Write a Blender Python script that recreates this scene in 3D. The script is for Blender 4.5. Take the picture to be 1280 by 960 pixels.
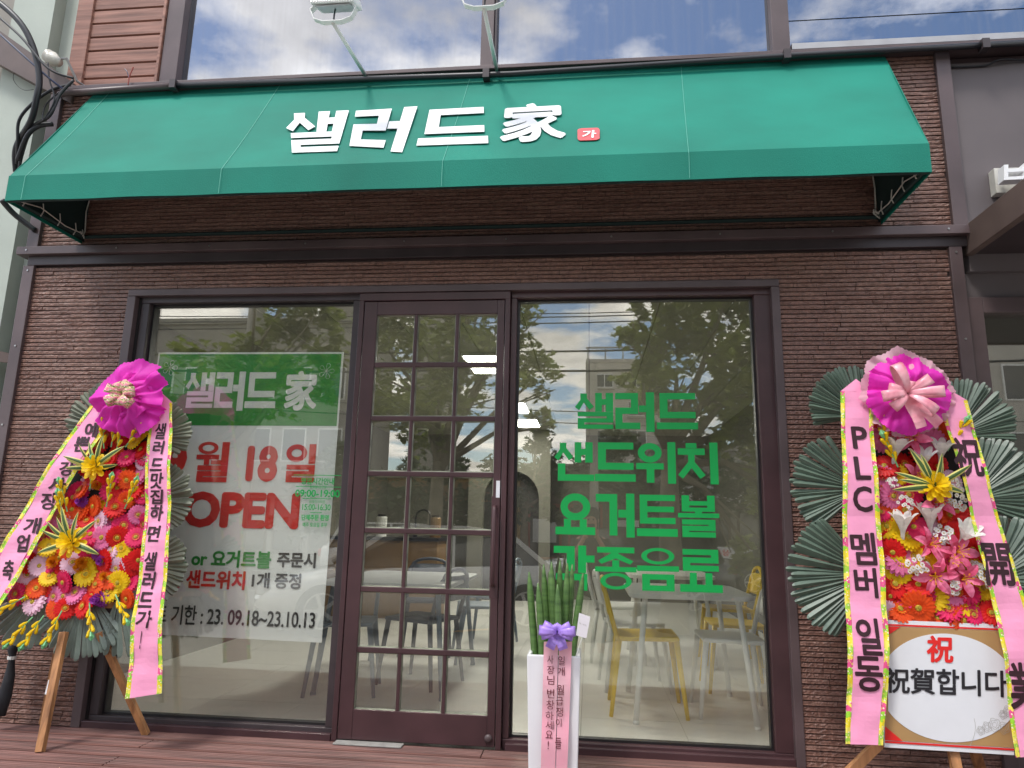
import bpy, bmesh, math, random
from mathutils import Vector, Matrix
R = math.radians
sc = bpy.context.scene
for o in list(bpy.data.objects): bpy.data.objects.remove(o)
COL = sc.collection
random.seed(7)
# ------------------------------------------------------------ camera
cam = bpy.data.cameras.new('camera'); camo = bpy.data.objects.new('camera', cam); COL.objects.link(camo)
cam.sensor_width = 36; cam.lens = 887 / 1280 * 36; cam.clip_start = 0.05; cam.clip_end = 2000
rt = Vector((0.99414233, 0.10607809, 0.02069957)); up = Vector((0.00081848, -0.19890673, 0.98001808)); fw = Vector((-0.10807573, 0.97426051, 0.19782843))
camo.matrix_world = Matrix(((rt.x, up.x, -fw.x, 0), (rt.y, up.y, -fw.y, -4.0), (rt.z, up.z, -fw.z, 1.146), (0, 0, 0, 1)))
sc.camera = camo
# ------------------------------------------------------------ light
SUN_EL, SUN_AZ = 60, 215          # azimuth measured clockwise from +Y
w = bpy.data.worlds.new('World'); sc.world = w; w.use_nodes = True
nt = w.node_tree; nt.nodes.clear(); L = nt.links.new; N = nt.nodes.new
bg = N('ShaderNodeBackground'); wo = N('ShaderNodeOutputWorld'); L(bg.outputs[0], wo.inputs[0]); bg.inputs[1].default_value = 0.15
sky = N('ShaderNodeTexSky'); sky.sky_type = 'NISHITA'; sky.sun_disc = False
sky.sun_elevation = R(SUN_EL); sky.sun_rotation = R(SUN_AZ); sky.air_density = 1.0; sky.dust_density = 0.6; sky.ozone_density = 2.5
tc = N('ShaderNodeTexCoord'); sx = N('ShaderNodeSeparateXYZ'); L(tc.outputs['Generated'], sx.inputs[0])
mz = N('ShaderNodeMath'); mz.operation = 'ADD'; L(sx.outputs[2], mz.inputs[0]); mz.inputs[1].default_value = 0.12
mz2 = N('ShaderNodeMath'); mz2.operation = 'MAXIMUM'; L(mz.outputs[0], mz2.inputs[0]); mz2.inputs[1].default_value = 0.08
vd = N('ShaderNodeVectorMath'); vd.operation = 'DIVIDE'; cb = N('ShaderNodeCombineXYZ')
for i in range(3): L(mz2.outputs[0], cb.inputs[i])
L(tc.outputs['Generated'], vd.inputs[0]); L(cb.outputs[0], vd.inputs[1])
mp = N('ShaderNodeMapping'); mp.inputs[1].default_value = (3.3, 0.4, 0); L(vd.outputs[0], mp.inputs[0])
cn = N('ShaderNodeTexNoise'); cn.inputs['Scale'].default_value = 2.3; cn.inputs['Detail'].default_value = 9; cn.inputs['Roughness'].default_value = 0.55; L(mp.outputs[0], cn.inputs[0])
cr = N('ShaderNodeValToRGB'); cr.color_ramp.elements[0].position = 0.44; cr.color_ramp.elements[1].position = 0.55; L(cn.outputs[0], cr.inputs[0])
cn2 = N('ShaderNodeTexNoise'); cn2.inputs['Scale'].default_value = 2.6; cn2.inputs['Detail'].default_value = 6; L(mp.outputs[0], cn2.inputs[0])
cc = N('ShaderNodeValToRGB'); cc.color_ramp.elements[0].position = 0.35; cc.color_ramp.elements[0].color = (6.5, 6.3, 6.2, 1); cc.color_ramp.elements[1].position = 0.62; cc.color_ramp.elements[1].color = (13, 12.6, 12.2, 1); L(cn2.outputs[0], cc.inputs[0])
mx = N('ShaderNodeMixRGB'); L(cr.outputs[0], mx.inputs[0]); L(sky.outputs[0], mx.inputs[1]); L(cc.outputs[0], mx.inputs[2]); L(mx.outputs[0], bg.inputs[0])
sl = bpy.data.lights.new('sun', 'SUN'); sl.energy = 1.5; sl.angle = R(12); sl.color = (1, 0.96, 0.9)
so = bpy.data.objects.new('sun', sl); COL.objects.link(so)
sdir = Vector((math.sin(R(SUN_AZ)) * math.cos(R(SUN_EL)), math.cos(R(SUN_AZ)) * math.cos(R(SUN_EL)), math.sin(R(SUN_EL))))
so.rotation_euler = sdir.to_track_quat('Z', 'Y').to_euler()
sc.view_settings.view_transform = 'Standard'; sc.view_settings.look = 'None'; sc.view_settings.exposure = 0.8; sc.view_settings.gamma = 1
sc.cycles.transparent_max_bounces = 24; sc.cycles.max_bounces = 8

# ------------------------------------------------------------ materials
MATS = {}
def mat(name, col, rough=0.6, var=0.12, scale=8, spec=0.5, metal=0, bump=0.0, bscale=60, stretch=(1, 1, 1), coat=0, emit=None, transl=0, hue=None):
    if name in MATS: return MATS[name]
    m = bpy.data.materials.new(name); m.use_nodes = True; t = m.node_tree; b = t.nodes['Principled BSDF']
    b.inputs['Roughness'].default_value = rough; b.inputs['Metallic'].default_value = metal; b.inputs['Specular IOR Level'].default_value = spec
    b.inputs['Coat Weight'].default_value = coat; b.inputs['Coat Roughness'].default_value = 0.15
    co = t.nodes.new('ShaderNodeTexCoord'); ma = t.nodes.new('ShaderNodeMapping'); ma.inputs['Scale'].default_value = stretch; t.links.new(co.outputs['Object'], ma.inputs[0])
    n = t.nodes.new('ShaderNodeTexNoise'); n.inputs['Scale'].default_value = scale; n.inputs['Detail'].default_value = 6; t.links.new(ma.outputs[0], n.inputs[0])
    r = t.nodes.new('ShaderNodeValToRGB'); c2 = hue or col
    r.color_ramp.elements[0].position = 0.3; r.color_ramp.elements[0].color = (*[max(0, c * (1 - var)) for c in col], 1)
    r.color_ramp.elements[1].position = 0.7; r.color_ramp.elements[1].color = (*[min(1, c * (1 + var)) for c in c2], 1)
    t.links.new(n.outputs[0], r.inputs[0]); t.links.new(r.outputs[0], b.inputs['Base Color'])
    if bump:
        n2 = t.nodes.new('ShaderNodeTexNoise'); n2.inputs['Scale'].default_value = bscale; n2.inputs['Detail'].default_value = 5; t.links.new(ma.outputs[0], n2.inputs[0])
        bp = t.nodes.new('ShaderNodeBump'); bp.inputs['Strength'].default_value = bump; bp.inputs['Distance'].default_value = 0.01
        t.links.new(n2.outputs[0], bp.inputs['Height']); t.links.new(bp.outputs[0], b.inputs['Normal'])
    if emit: b.inputs['Emission Color'].default_value = (*emit[0], 1); b.inputs['Emission Strength'].default_value = emit[1]
    if transl:
        out = t.nodes['Material Output']; tr = t.nodes.new('ShaderNodeBsdfTranslucent'); t.links.new(r.outputs[0], tr.inputs[0])
        ms = t.nodes.new('ShaderNodeMixShader'); ms.inputs[0].default_value = transl; t.links.new(b.outputs[0], ms.inputs[1]); t.links.new(tr.outputs[0], ms.inputs[2]); t.links.new(ms.outputs[0], out.inputs[0])
    MATS[name] = m; return m
def glass_mat(name, ior, tint, gcol=(1, 1, 1), streak=0.0):
    m = bpy.data.materials.new(name); m.use_nodes = True; t = m.node_tree; t.nodes.clear(); n = t.nodes.new
    o = n('ShaderNodeOutputMaterial'); mxs = n('ShaderNodeMixShader'); tr = n('ShaderNodeBsdfTransparent'); gl = n('ShaderNodeBsdfGlossy'); lw = n('ShaderNodeLayerWeight'); pw5 = n('ShaderNodeMath'); fr = n('ShaderNodeMath')
    lw.inputs[0].default_value = .5; pw5.operation = 'POWER'; pw5.inputs[1].default_value = 5; t.links.new(lw.outputs['Facing'], pw5.inputs[0]); fr.operation = 'MULTIPLY_ADD'; fr.inputs[1].default_value = 1 - ior; fr.inputs[2].default_value = ior; t.links.new(pw5.outputs[0], fr.inputs[0]); tr.inputs[0].default_value = (*tint, 1); gl.inputs['Color'].default_value = (*gcol, 1); gl.inputs['Roughness'].default_value = 0.0
    t.links.new(fr.outputs[0], mxs.inputs[0]); t.links.new(tr.outputs[0], mxs.inputs[1]); t.links.new(gl.outputs[0], mxs.inputs[2])
    co = n('ShaderNodeTexCoord'); nz = n('ShaderNodeTexNoise'); nz.inputs['Scale'].default_value = 0.9; nz.inputs['Detail'].default_value = 1; t.links.new(co.outputs['Object'], nz.inputs[0])
    bp = n('ShaderNodeBump'); bp.inputs['Strength'].default_value = 0.06; bp.inputs['Distance'].default_value = 0.01; t.links.new(nz.outputs[0], bp.inputs['Height']); t.links.new(bp.outputs[0], gl.inputs['Normal'])
    src = mxs
    if streak:   # dust and dried rain runs on the pane
        d = n('ShaderNodeBsdfDiffuse'); d.inputs[0].default_value = (0.45, 0.43, 0.4, 1); m2 = n('ShaderNodeMixShader')
        mp_ = n('ShaderNodeMapping'); mp_.inputs['Scale'].default_value = (38, 38, 1.2); t.links.new(co.outputs['Object'], mp_.inputs[0])
        z = n('ShaderNodeTexNoise'); z.inputs['Scale'].default_value = 1; z.inputs['Detail'].default_value = 4; t.links.new(mp_.outputs[0], z.inputs[0])
        rr = n('ShaderNodeMapRange'); rr.inputs[1].default_value = 0.42; rr.inputs[2].default_value = 0.8; rr.inputs[3].default_value = 0.02; rr.inputs[4].default_value = streak
        t.links.new(z.outputs[0], rr.inputs[0]); t.links.new(rr.outputs[0], m2.inputs[0]); t.links.new(mxs.outputs[0], m2.inputs[1]); t.links.new(d.outputs[0], m2.inputs[2]); src = m2
    t.links.new(src.outputs[0], o.inputs[0]); MATS[name] = m; return m
def m_bands(name, cols, scale, axis=2, rough=0.6, noise=0.5):
    """repeating printed bands of several colours (ribbon borders)"""
    m = bpy.data.materials.new(name); m.use_nodes = True; t = m.node_tree; b = t.nodes['Principled BSDF']; b.inputs['Roughness'].default_value = rough
    co = t.nodes.new('ShaderNodeTexCoord'); n = t.nodes.new('ShaderNodeTexNoise'); n.inputs['Scale'].default_value = 55; n.inputs['Detail'].default_value = 2
    t.links.new(co.outputs['Object'], n.inputs[0]); s = t.nodes.new('ShaderNodeSeparateXYZ'); t.links.new(co.outputs['Object'], s.inputs[0])
    a = t.nodes.new('ShaderNodeMath'); a.operation = 'MULTIPLY'; a.inputs[1].default_value = scale; t.links.new(s.outputs[axis], a.inputs[0])
    nb = t.nodes.new('ShaderNodeMath'); nb.operation = 'MULTIPLY_ADD'; nb.inputs[1].default_value = noise; t.links.new(n.outputs[0], nb.inputs[0]); t.links.new(a.outputs[0], nb.inputs[2])
    f = t.nodes.new('ShaderNodeMath'); f.operation = 'FRACT'; t.links.new(nb.outputs[0], f.inputs[0])
    r = t.nodes.new('ShaderNodeValToRGB'); r.color_ramp.interpolation = 'CONSTANT'
    e = r.color_ramp.elements; e[0].position = 0; e[0].color = (*cols[0], 1); e[1].position = 1 / len(cols); e[1].color = (*cols[1], 1)
    for i in range(2, len(cols)): q = e.new(i / len(cols)); q.color = (*cols[i], 1)
    t.links.new(f.outputs[0], r.inputs[0])
    v = t.nodes.new('ShaderNodeTexVoronoi'); v.inputs['Scale'].default_value = 75; t.links.new(co.outputs['Object'], v.inputs[0])
    lt = t.nodes.new('ShaderNodeMath'); lt.operation = 'LESS_THAN'; lt.inputs[1].default_value = 0.28; t.links.new(v.outputs['Distance'], lt.inputs[0])
    mm = t.nodes.new('ShaderNodeMixRGB'); mm.inputs[2].default_value = (0.85, 0.75, 0.55, 1); t.links.new(lt.outputs[0], mm.inputs[0]); t.links.new(r.outputs[0], mm.inputs[1])
    t.links.new(mm.outputs[0], b.inputs['Base Color']); MATS[name] = m; return m
def wood(name, c1, c2, axis=0, rough=0.55, bump=0.25):
    st = [14, 14, 14]; st[axis] = 0.9
    return mat(name, c1, rough, 0.3, 2.2, stretch=tuple(st), bump=bump, bscale=5, hue=c2)

M = dict(
 brick=mat('brick_brown', (0.225, 0.118, 0.09), 0.3, 0.3, 60, bump=0.5, bscale=190, spec=0.55),
 brick2=mat('brick_brown_b', (0.24, 0.132, 0.102), 0.34, 0.3, 60, bump=0.5, bscale=170),
 brick3=mat('brick_brown_c', (0.2, 0.104, 0.08), 0.3, 0.3, 60, bump=0.5, bscale=190),
 joint=mat('joint_dark', (0.04, 0.024, 0.02), 0.8),
 trim=mat('trim_mauve_brown', (0.095, 0.066, 0.068), 0.42, 0.25, 3, bump=0.05),
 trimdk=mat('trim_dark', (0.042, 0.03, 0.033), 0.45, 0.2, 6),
 plum=mat('plum_metal', (0.062, 0.029, 0.032), 0.36, 0.28, 3, bump=0.04),
 black=mat('black_frame', (0.014, 0.012, 0.013), 0.4),
 green=mat('awning_cloth', (0.006, 0.19, 0.135), 0.7, 0.2, 1.3, bump=0.2, bscale=250, spec=0.3, stretch=(1, 2.5, .5)),
 greenin=mat('awning_cloth_inside', (0.012, 0.03, 0.028), 0.8),
 seam=mat('seam_pale', (0.16, 0.5, 0.4), 0.6),
 white=mat('white_print', (0.84, 0.84, 0.84), 0.5, 0.03), whitemetal=mat('white_metal', (0.78, 0.78, 0.76), 0.35, 0.04),
 red=mat('red_print', (0.72, 0.015, 0.012), 0.5, 0.05), stamp=mat('stamp_red', (0.72, 0.09, 0.1), 0.5, 0.05),
 gprint=mat('green_vinyl', (0.0, 0.36, 0.07), 0.45, 0.05), pgreen=mat('poster_green', (0.012, 0.3, 0.035), 0.45, 0.1),
 ink=mat('black_ink', (0.014, 0.012, 0.016), 0.5), purpleink=mat('ribbon_ink', (0.035, 0.008, 0.014), 0.5), redink=mat('brown_ink', (0.13, 0.012, 0.02), 0.5),
 poster=mat('poster_white', (0.9, 0.91, 0.94), 0.4, 0.02, transl=.0),
 wall=mat('inner_wall', (0.15, 0.145, 0.12), 0.8, 0.04), ceilp=mat('ceiling_board', (0.27, 0.265, 0.21), 0.8, 0.06), tile=mat('floor_tile', (0.78, 0.77, 0.74), 0.28, 0.05, 3),
 deck=wood('deck_board', (0.1, 0.042, 0.035), (0.175, 0.08, 0.066), 0, 0.55, 0.3), clap=wood('wood_siding', (0.2, 0.085, 0.06), (0.27, 0.13, 0.095), 0, 0.6, 0.2),
 legwood=wood('easel_wood', (0.3, 0.13, 0.05), (0.46, 0.22, 0.09), 2, 0.55), 
 pale=mat('pale_green_wall', (0.40, 0.44, 0.39), 0.75, 0.06, 3, bump=0.1), beige=mat('beige_wall', (0.27, 0.25, 0.22), 0.8, 0.08, 2), greywall=mat('grey_wall', (0.125, 0.105, 0.108), 0.6, 0.08, 3),
 brownbeam=mat('brown_beam', (0.12, 0.085, 0.075), 0.5), cable=mat('black_cable', (0.015, 0.016, 0.02), 0.4), cableb=mat('blue_cable', (0.03, 0.04, 0.09), 0.4),
 steel=mat('steel', (0.35, 0.34, 0.33), 0.35, 0.1, metal=0.8), porcelain=mat('porcelain', (0.6, 0.58, 0.52), 0.3), stone=mat('grey_stone', (0.3, 0.29, 0.27), 0.8, 0.15, 20, bump=0.3),
 pink=mat('ribbon_pink', (0.9, 0.35, 0.55), 0.3, 0.06, 5, bump=0.35, bscale=7, stretch=(1, 1, 2.2)), pinkp=mat('ribbon_pink_pale', (0.86, 0.55, 0.6), 0.45, 0.12, 4, hue=(0.85, 0.3, 0.42)),
 magenta=mat('crepe_magenta', (0.85, 0.03, 0.55), 0.6, 0.15, 8, transl=0.3), tulle=mat('tulle_pale', (0.85, 0.5, 0.6), 0.6, 0.15, 8, transl=0.4), rib2=mat('ribbon_coral', (0.88, 0.24, 0.34), 0.3, 0.2, 14, hue=(0.92, 0.45, 0.5)),
 fan=mat('palm_leaf', (0.10, 0.145, 0.11), 0.42, 0.2, 10, spec=0.55), fanpale=mat('palm_leaf_pale', (0.2, 0.22, 0.16), 0.45, 0.25, 10), fanedge=mat('palm_leaf_grey', (0.13, 0.145, 0.10), 0.45, 0.25, 10),
 fanlow=mat('palm_leaf_silver', (0.17, 0.215, 0.185), 0.42, 0.2, 10),
 pad=mat('black_pad', (0.012, 0.012, 0.012), 0.85), gold=mat('gold_card', (0.42, 0.25, 0.10), 0.5, 0.06), board=mat('board_white', (0.72, 0.73, 0.76), 0.5, 0.03), line=mat('grey_line', (0.35, 0.33, 0.3), 0.6),
 potw=mat('white_ceramic', (0.8, 0.79, 0.82), 0.22, 0.02), soil=mat('soil', (0.04, 0.03, 0.022), 0.9, 0.4, 60, bump=0.6), lilac=mat('lilac_satin', (0.42, 0.26, 0.78), 0.3, 0.15, 12), card=mat('card', (0.76, 0.72, 0.75), 0.6, 0.02),
 leaf=mat('tree_leaf', (0.15, 0.2, 0.035), 0.5, 0.5, 1.5, transl=0.45, hue=(0.28, 0.34, 0.06)), leaf2=mat('tree_leaf_dark', (0.04, 0.075, 0.02), 0.5, 0.4, 1.5, transl=0.35), bark=mat('plane_bark', (0.2, 0.17, 0.12), 0.85, 0.35, 5, bump=0.5, bscale=14),
 asphalt=mat('asphalt', (0.07, 0.068, 0.065), 0.9, 0.2, 3, bump=0.3, bscale=200), paving=mat('paving', (0.34, 0.32, 0.29), 0.85, 0.15, 3), paintw=mat('road_white', (0.7, 0.7, 0.68), 0.7), painty=mat('road_yellow', (0.75, 0.4, 0.04), 0.7), 
 yel=mat('yellow_plastic', (0.88, 0.6, 0.012), 0.35, 0.05), whp=mat('white_plastic', (0.86, 0.86, 0.84), 0.35, 0.04), blue=mat('blue_grey_plastic', (0.13, 0.18, 0.25), 0.4, 0.1), navy=mat('navy_plastic', (0.03, 0.04, 0.07), 0.45),
 tabgrey=mat('grey_tabletop', (0.5, 0.51, 0.52), 0.3), lampglow=mat('light_panel', (0.9, 0.9, 0.85), 0.5, emit=((1, 0.97, 0.86), 30.0)), clockglow=mat('clock_digits', (0.9, 0.9, 0.9), 0.5, emit=((1, 1, 0.95), 2.0)),
 counter=mat('counter_wood', (0.2, 0.11, 0.04), 0.5), ybrick=mat('yellow_brick', (0.42, 0.26, 0.08), 0.8, 0.25, 6),
 orange=mat('bollard_orange', (0.75, 0.13, 0.02), 0.5), concrete=mat('concrete', (0.34, 0.32, 0.28), 0.85, 0.12, 2), apt=mat('apartment_wall', (0.5, 0.47, 0.42), 0.85, 0.05, 1), 
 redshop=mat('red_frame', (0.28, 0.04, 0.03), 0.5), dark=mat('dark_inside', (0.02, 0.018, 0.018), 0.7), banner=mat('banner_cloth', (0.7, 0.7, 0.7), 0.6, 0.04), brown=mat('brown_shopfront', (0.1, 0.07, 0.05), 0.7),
 skin=mat('skin', (0.5, 0.28, 0.2), 0.5, 0.06), cloth=mat('black_cloth', (0.018, 0.018, 0.022), 0.8), skirt=mat('charcoal_cloth', (0.035, 0.033, 0.034), 0.85), shoe=mat('pale_shoe', (0.6, 0.58, 0.52), 0.6), hair=mat('dark_hair', (0.02, 0.012, 0.01), 0.5),
 rubber=mat('tyre_rubber', (0.02, 0.02, 0.02), 0.8), alloy=mat('alloy', (0.6, 0.6, 0.6), 0.3, metal=0.8), carglass=mat('car_glass', (0.015, 0.018, 0.02), 0.05, spec=0.8), lens=mat('headlight', (0.6, 0.62, 0.65), 0.1, spec=0.9), tail=mat('tail_light', (0.5, 0.02, 0.02), 0.2),
 carw=mat('car_white', (0.75, 0.75, 0.74), 0.25, 0.02, coat=1), carb=mat('car_black', (0.02, 0.021, 0.025), 0.25, 0.02, coat=1), carg=mat('car_grey', (0.1, 0.105, 0.11), 0.25, 0.02, coat=1), cars=mat('car_silver', (0.45, 0.46, 0.47), 0.28, 0.02, metal=0.4, coat=1),
)
M['glass'] = glass_mat('shop_glass', .135, (0.95, 0.96, 0.93), (1.0, 0.98, 0.92), 0.03)
M['uglass'] = glass_mat('upper_glass', .32, (0.25, 0.27, 0.28), (0.9, 0.93, 1.0), 0.10)
M['border'] = m_bands('floral_border', [(0.8, 0.65, 0.02), (0.3, 0.62, 0.03), (0.75, 0.08, 0.25), (0.85, 0.75, 0.1), (0.35, 0.6, 0.05), (0.8, 0.7, 0.1)], 5.5, noise=0.55)
M['candy'] = m_bands('floral_ribbon', [(0.8, 0.22, 0.3), (0.75, 0.5, 0.3), (0.22, 0.3, 0.06), (0.85, 0.4, 0.45)], 42, noise=1.6)
FC = dict(red=(0.72, 0.012, 0.012), orange=(0.85, 0.09, 0.012), yellow=(0.88, 0.60, 0.008), hot=(0.78, 0.02, 0.13), pink=(0.82, 0.2, 0.42), light=(0.85, 0.55, 0.68), purple=(0.35, 0.06, 0.42), white=(0.85, 0.84, 0.8), amber=(0.75, 0.28, 0.01))
for k, c in FC.items(): M['f_' + k] = mat('petal_' + k, c, 0.5, 0.14, 40, transl=0.25, spec=0.3)
M['f_lily'] = mat('petal_lily_pink', (0.85, 0.05, 0.17), 0.5, 0.2, 22, transl=0.25, hue=(0.8, 0.22, 0.38)); M['f_centre'] = mat('flower_centre', (0.5, 0.36, 0.03), 0.8, 0.4, 120, bump=0.6, bscale=300)
M['vleaf'] = mat('leaf_green_stripe', (0.06, 0.12, 0.03), 0.45); M['vedge'] = mat('leaf_yellow_edge', (0.62, 0.55, 0.14), 0.45); M['budtip'] = mat('bud_tip', (0.2, 0.55, 0.25), 0.5)
def snake_mat():
    m = mat('snake_plant', (0.06, 0.13, 0.035), 0.4, 0.2, 3, stretch=(1, 1, 16), hue=(0.1, 0.19, 0.05)); return m
M['snake'] = snake_mat()

# ------------------------------------------------------------ mesh helpers
class MB:
    def __init__(s): s.v = []; s.f = []; s.m = []
    def add(s, vs, fs, mi=0):
        o = len(s.v); s.v += [tuple(v) for v in vs]; s.f += [tuple(i + o for i in f) for f in fs]; s.m += [mi] * len(fs); return s
    def box(s, a, b, mi=0):
        x0, y0, z0 = [min(p, q) for p, q in zip(a, b)]; x1, y1, z1 = [max(p, q) for p, q in zip(a, b)]
        return s.add([(x0, y0, z0), (x1, y0, z0), (x1, y1, z0), (x0, y1, z0), (x0, y0, z1), (x1, y0, z1), (x1, y1, z1), (x0, y1, z1)],
                     [(0, 3, 2, 1), (4, 5, 6, 7), (0, 1, 5, 4), (1, 2, 6, 5), (2, 3, 7, 6), (3, 0, 4, 7)], mi)
    def prism(s, pts, d, mi=0):           # polygon pts (3D) extruded by vector d
        n = len(pts); d = Vector(d); vs = [Vector(p) for p in pts]; vs += [p + d for p in vs]
        return s.add(vs, [tuple(range(n)), tuple(range(2 * n - 1, n - 1, -1))] + [(i, i + n, (i + 1) % n + n, (i + 1) % n) for i in range(n)], mi)
    def tube(s, path, r, n=8, mi=0, cap=True):
        path = [Vector(p) for p in path]; rs = r if isinstance(r, (list, tuple)) else [r] * len(path); vs = []; fs = []; u = None
        for i, p in enumerate(path):
            t = (path[min(i + 1, len(path) - 1)] - path[max(i - 1, 0)]).normalized()
            if u is None: u = t.orthogonal().normalized()
            u = (u - t * u.dot(t)); u = u.normalized() if u.length > 1e-6 else t.orthogonal().normalized(); v = t.cross(u)
            vs += [p + (u * math.cos(2 * math.pi * k / n) + v * math.sin(2 * math.pi * k / n)) * rs[i] for k in range(n)]
            if i: fs += [((i - 1) * n + k, (i - 1) * n + (k + 1) % n, i * n + (k + 1) % n, i * n + k) for k in range(n)]
        if cap: fs += [tuple(range(n - 1, -1, -1)), tuple(range((len(path) - 1) * n, len(path) * n))]
        return s.add(vs, fs, mi)
    def bar(s, a, b, w, h, mi=0):
        a = Vector(a); b = Vector(b); t = (b - a).normalized(); sd = t.cross(Vector((0, 1, 0))); sd = sd.normalized() if sd.length > .05 else Vector((1, 0, 0)); n = t.cross(sd)
        q = [sd * w / 2 + n * h / 2, -sd * w / 2 + n * h / 2, -sd * w / 2 - n * h / 2, sd * w / 2 - n * h / 2]
        return s.add([a + k for k in q] + [b + k for k in q], [(3, 2, 1, 0), (4, 5, 6, 7)] + [(i, (i + 1) % 4, (i + 1) % 4 + 4, i + 4) for i in range(4)], mi)
    def grid(s, rows, mi=0, thick=None):
        nr = len(rows); nc = len(rows[0]); vs = [p for r in rows for p in r]
        fs = [(i * nc + j, i * nc + j + 1, (i + 1) * nc + j + 1, (i + 1) * nc + j) for i in range(nr - 1) for j in range(nc - 1)]
        return s.add(vs, fs, mi)
    def mesh(s, name, mats):
        me = bpy.data.meshes.new(name); me.from_pydata(s.v, [], s.f); mats = mats if isinstance(mats, (list, tuple)) else [mats]
        for q in mats: me.materials.append(M[q] if isinstance(q, str) else q)
        if len(mats) > 1: me.polygons.foreach_set('material_index', s.m)
        me.update(); return me
    def build(s, name, mats, parent=None, off=None, bev=0, smooth=False, solid=0, **props):
        if off is None: off = tuple(parent['_o']) if parent is not None and '_o' in parent else (0, 0, 0)
        if off != (0, 0, 0): s.v = [(v[0] - off[0], v[1] - off[1], v[2] - off[2]) for v in s.v]
        o = bpy.data.objects.new(name, s.mesh(name, mats)); COL.objects.link(o)
        if parent is not None:
            o.parent = parent
            if '_o' in parent: o['_o'] = parent['_o']
        if smooth: o.data.shade_smooth()
        if solid: md = o.modifiers.new('solid', 'SOLIDIFY'); md.thickness = solid; md.offset = 0
        if bev: md = o.modifiers.new('bevel', 'BEVEL'); md.width = bev; md.segments = 2; md.limit_method = 'ANGLE'
        for k, v in props.items(): o[k] = v
        return o
def thing(name, label, cat, loc=(0, 0, 0), group=None):
    o = bpy.data.objects.new(name, None); COL.objects.link(o); o.location = loc; o['label'] = label; o['category'] = cat; o['_o'] = loc; o.empty_display_size = 0.1
    if group: o['group'] = group
    return o
def link(me, name, parent, mtx=None):
    o = bpy.data.objects.new(name, me); COL.objects.link(o); o.parent = parent
    if mtx is not None: o.matrix_local = mtx
    return o
def copy_tree(o, parent=None):
    c = o.copy(); COL.objects.link(c); c.parent = parent
    for ch in list(o.children): copy_tree(ch, c)
    return c
_tcache = {}
def glyphs(s, bold):
    k = (s, bold)
    if k not in _tcache:
        cu = bpy.data.curves.new('txt', 'FONT'); cu.body = s; cu.resolution_u = 3; cu.space_character = 0.97
        o = bpy.data.objects.new('txt', cu); COL.objects.link(o); dg = bpy.context.evaluated_depsgraph_get(); dg.update()
        me = bpy.data.meshes.new_from_object(o.evaluated_get(dg)); vs = [(v.co.x, v.co.y) for v in me.vertices]; fs = [tuple(p.vertices) for p in me.polygons]
        bpy.data.objects.remove(o); bpy.data.curves.remove(cu); bpy.data.meshes.remove(me)
        x0 = min(v[0] for v in vs); x1 = max(v[0] for v in vs); y0 = min(v[1] for v in vs); y1 = max(v[1] for v in vs)
        asp = (y1 - y0); sft = [(0, 0)] if bold <= 0 else [(0, 0)] + [(bold * math.cos(q * math.pi / 4), bold * math.sin(q * math.pi / 4)) for q in range(8)]
        vs2 = []; fs2 = []
        for li, (ox, oy) in enumerate(sft): o_ = len(vs2); vs2 += [(a + ox, b + oy, li) for a, b in vs]; fs2 += [tuple(i + o_ for i in f) for f in fs]
        vs, fs = vs2, fs2; x0 -= bold; x1 += bold; y0 -= bold; y1 += bold
        _tcache[k] = ([((a - x0) / (x1 - x0), (b - y0) / (y1 - y0), li) for a, b, li in vs], fs)
    return _tcache[k]
def letters(mb, s, quad, bold=0.02, mi=0, wave=None, thick=0.0):
    """flat lettering filling the quad bl, br, tr, tl"""
    bl, br, tr, tl = [Vector(q) for q in quad]; vs, fs = glyphs(s, bold); out = []
    nn = (br - bl).cross(tl - bl).normalized() * .00004
    for a, b, li in vs:
        p = (bl * (1 - a) + br * a) * (1 - b) + (tl * (1 - a) + tr * a) * b + nn * li
        if wave: p = p + Vector((0, wave(p.z), 0))
        out.append(p)
    mb.add(out, fs, mi)
    if thick:
        n = (br - bl).cross(tl - bl).normalized(); back = [p - n * thick for p in out]; ne = {}
        for f in fs:
            for i in range(len(f)): e = (f[i], f[(i + 1) % len(f)]); ne[e] = 1
        bd = [e for e in ne if (e[1], e[0]) not in ne]; k = len(out)
        mb.add(out + back, [(e[1], e[0], e[0] + k, e[1] + k) for e in bd], mi)
    return mb
def _rieul(y, x0, x1, c=.14, h=.09, g=.09):
    return [(x0, y + 2 * (h + g), x1, y + 3 * h + 2 * g), (x1 - c, y + 2 * h + g, x1, y + 2 * (h + g)), (x0, y + h + g, x1, y + 2 * h + g), (x0, y + h, x0 + c, y + h + g), (x0, y, x1, y + h)]
_siot = [[(.13, 1), (.3, 1), (.3, .86), (.22, .74), (.1, .52), (-.01, .61), (.13, .82)], [(.3, .86), (.48, .62), (.37, .53), (.22, .74)]]
_ae = [(.53, .49, .67, 1), (.67, .69, .8, .82), (.8, .49, .96, 1)]
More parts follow.
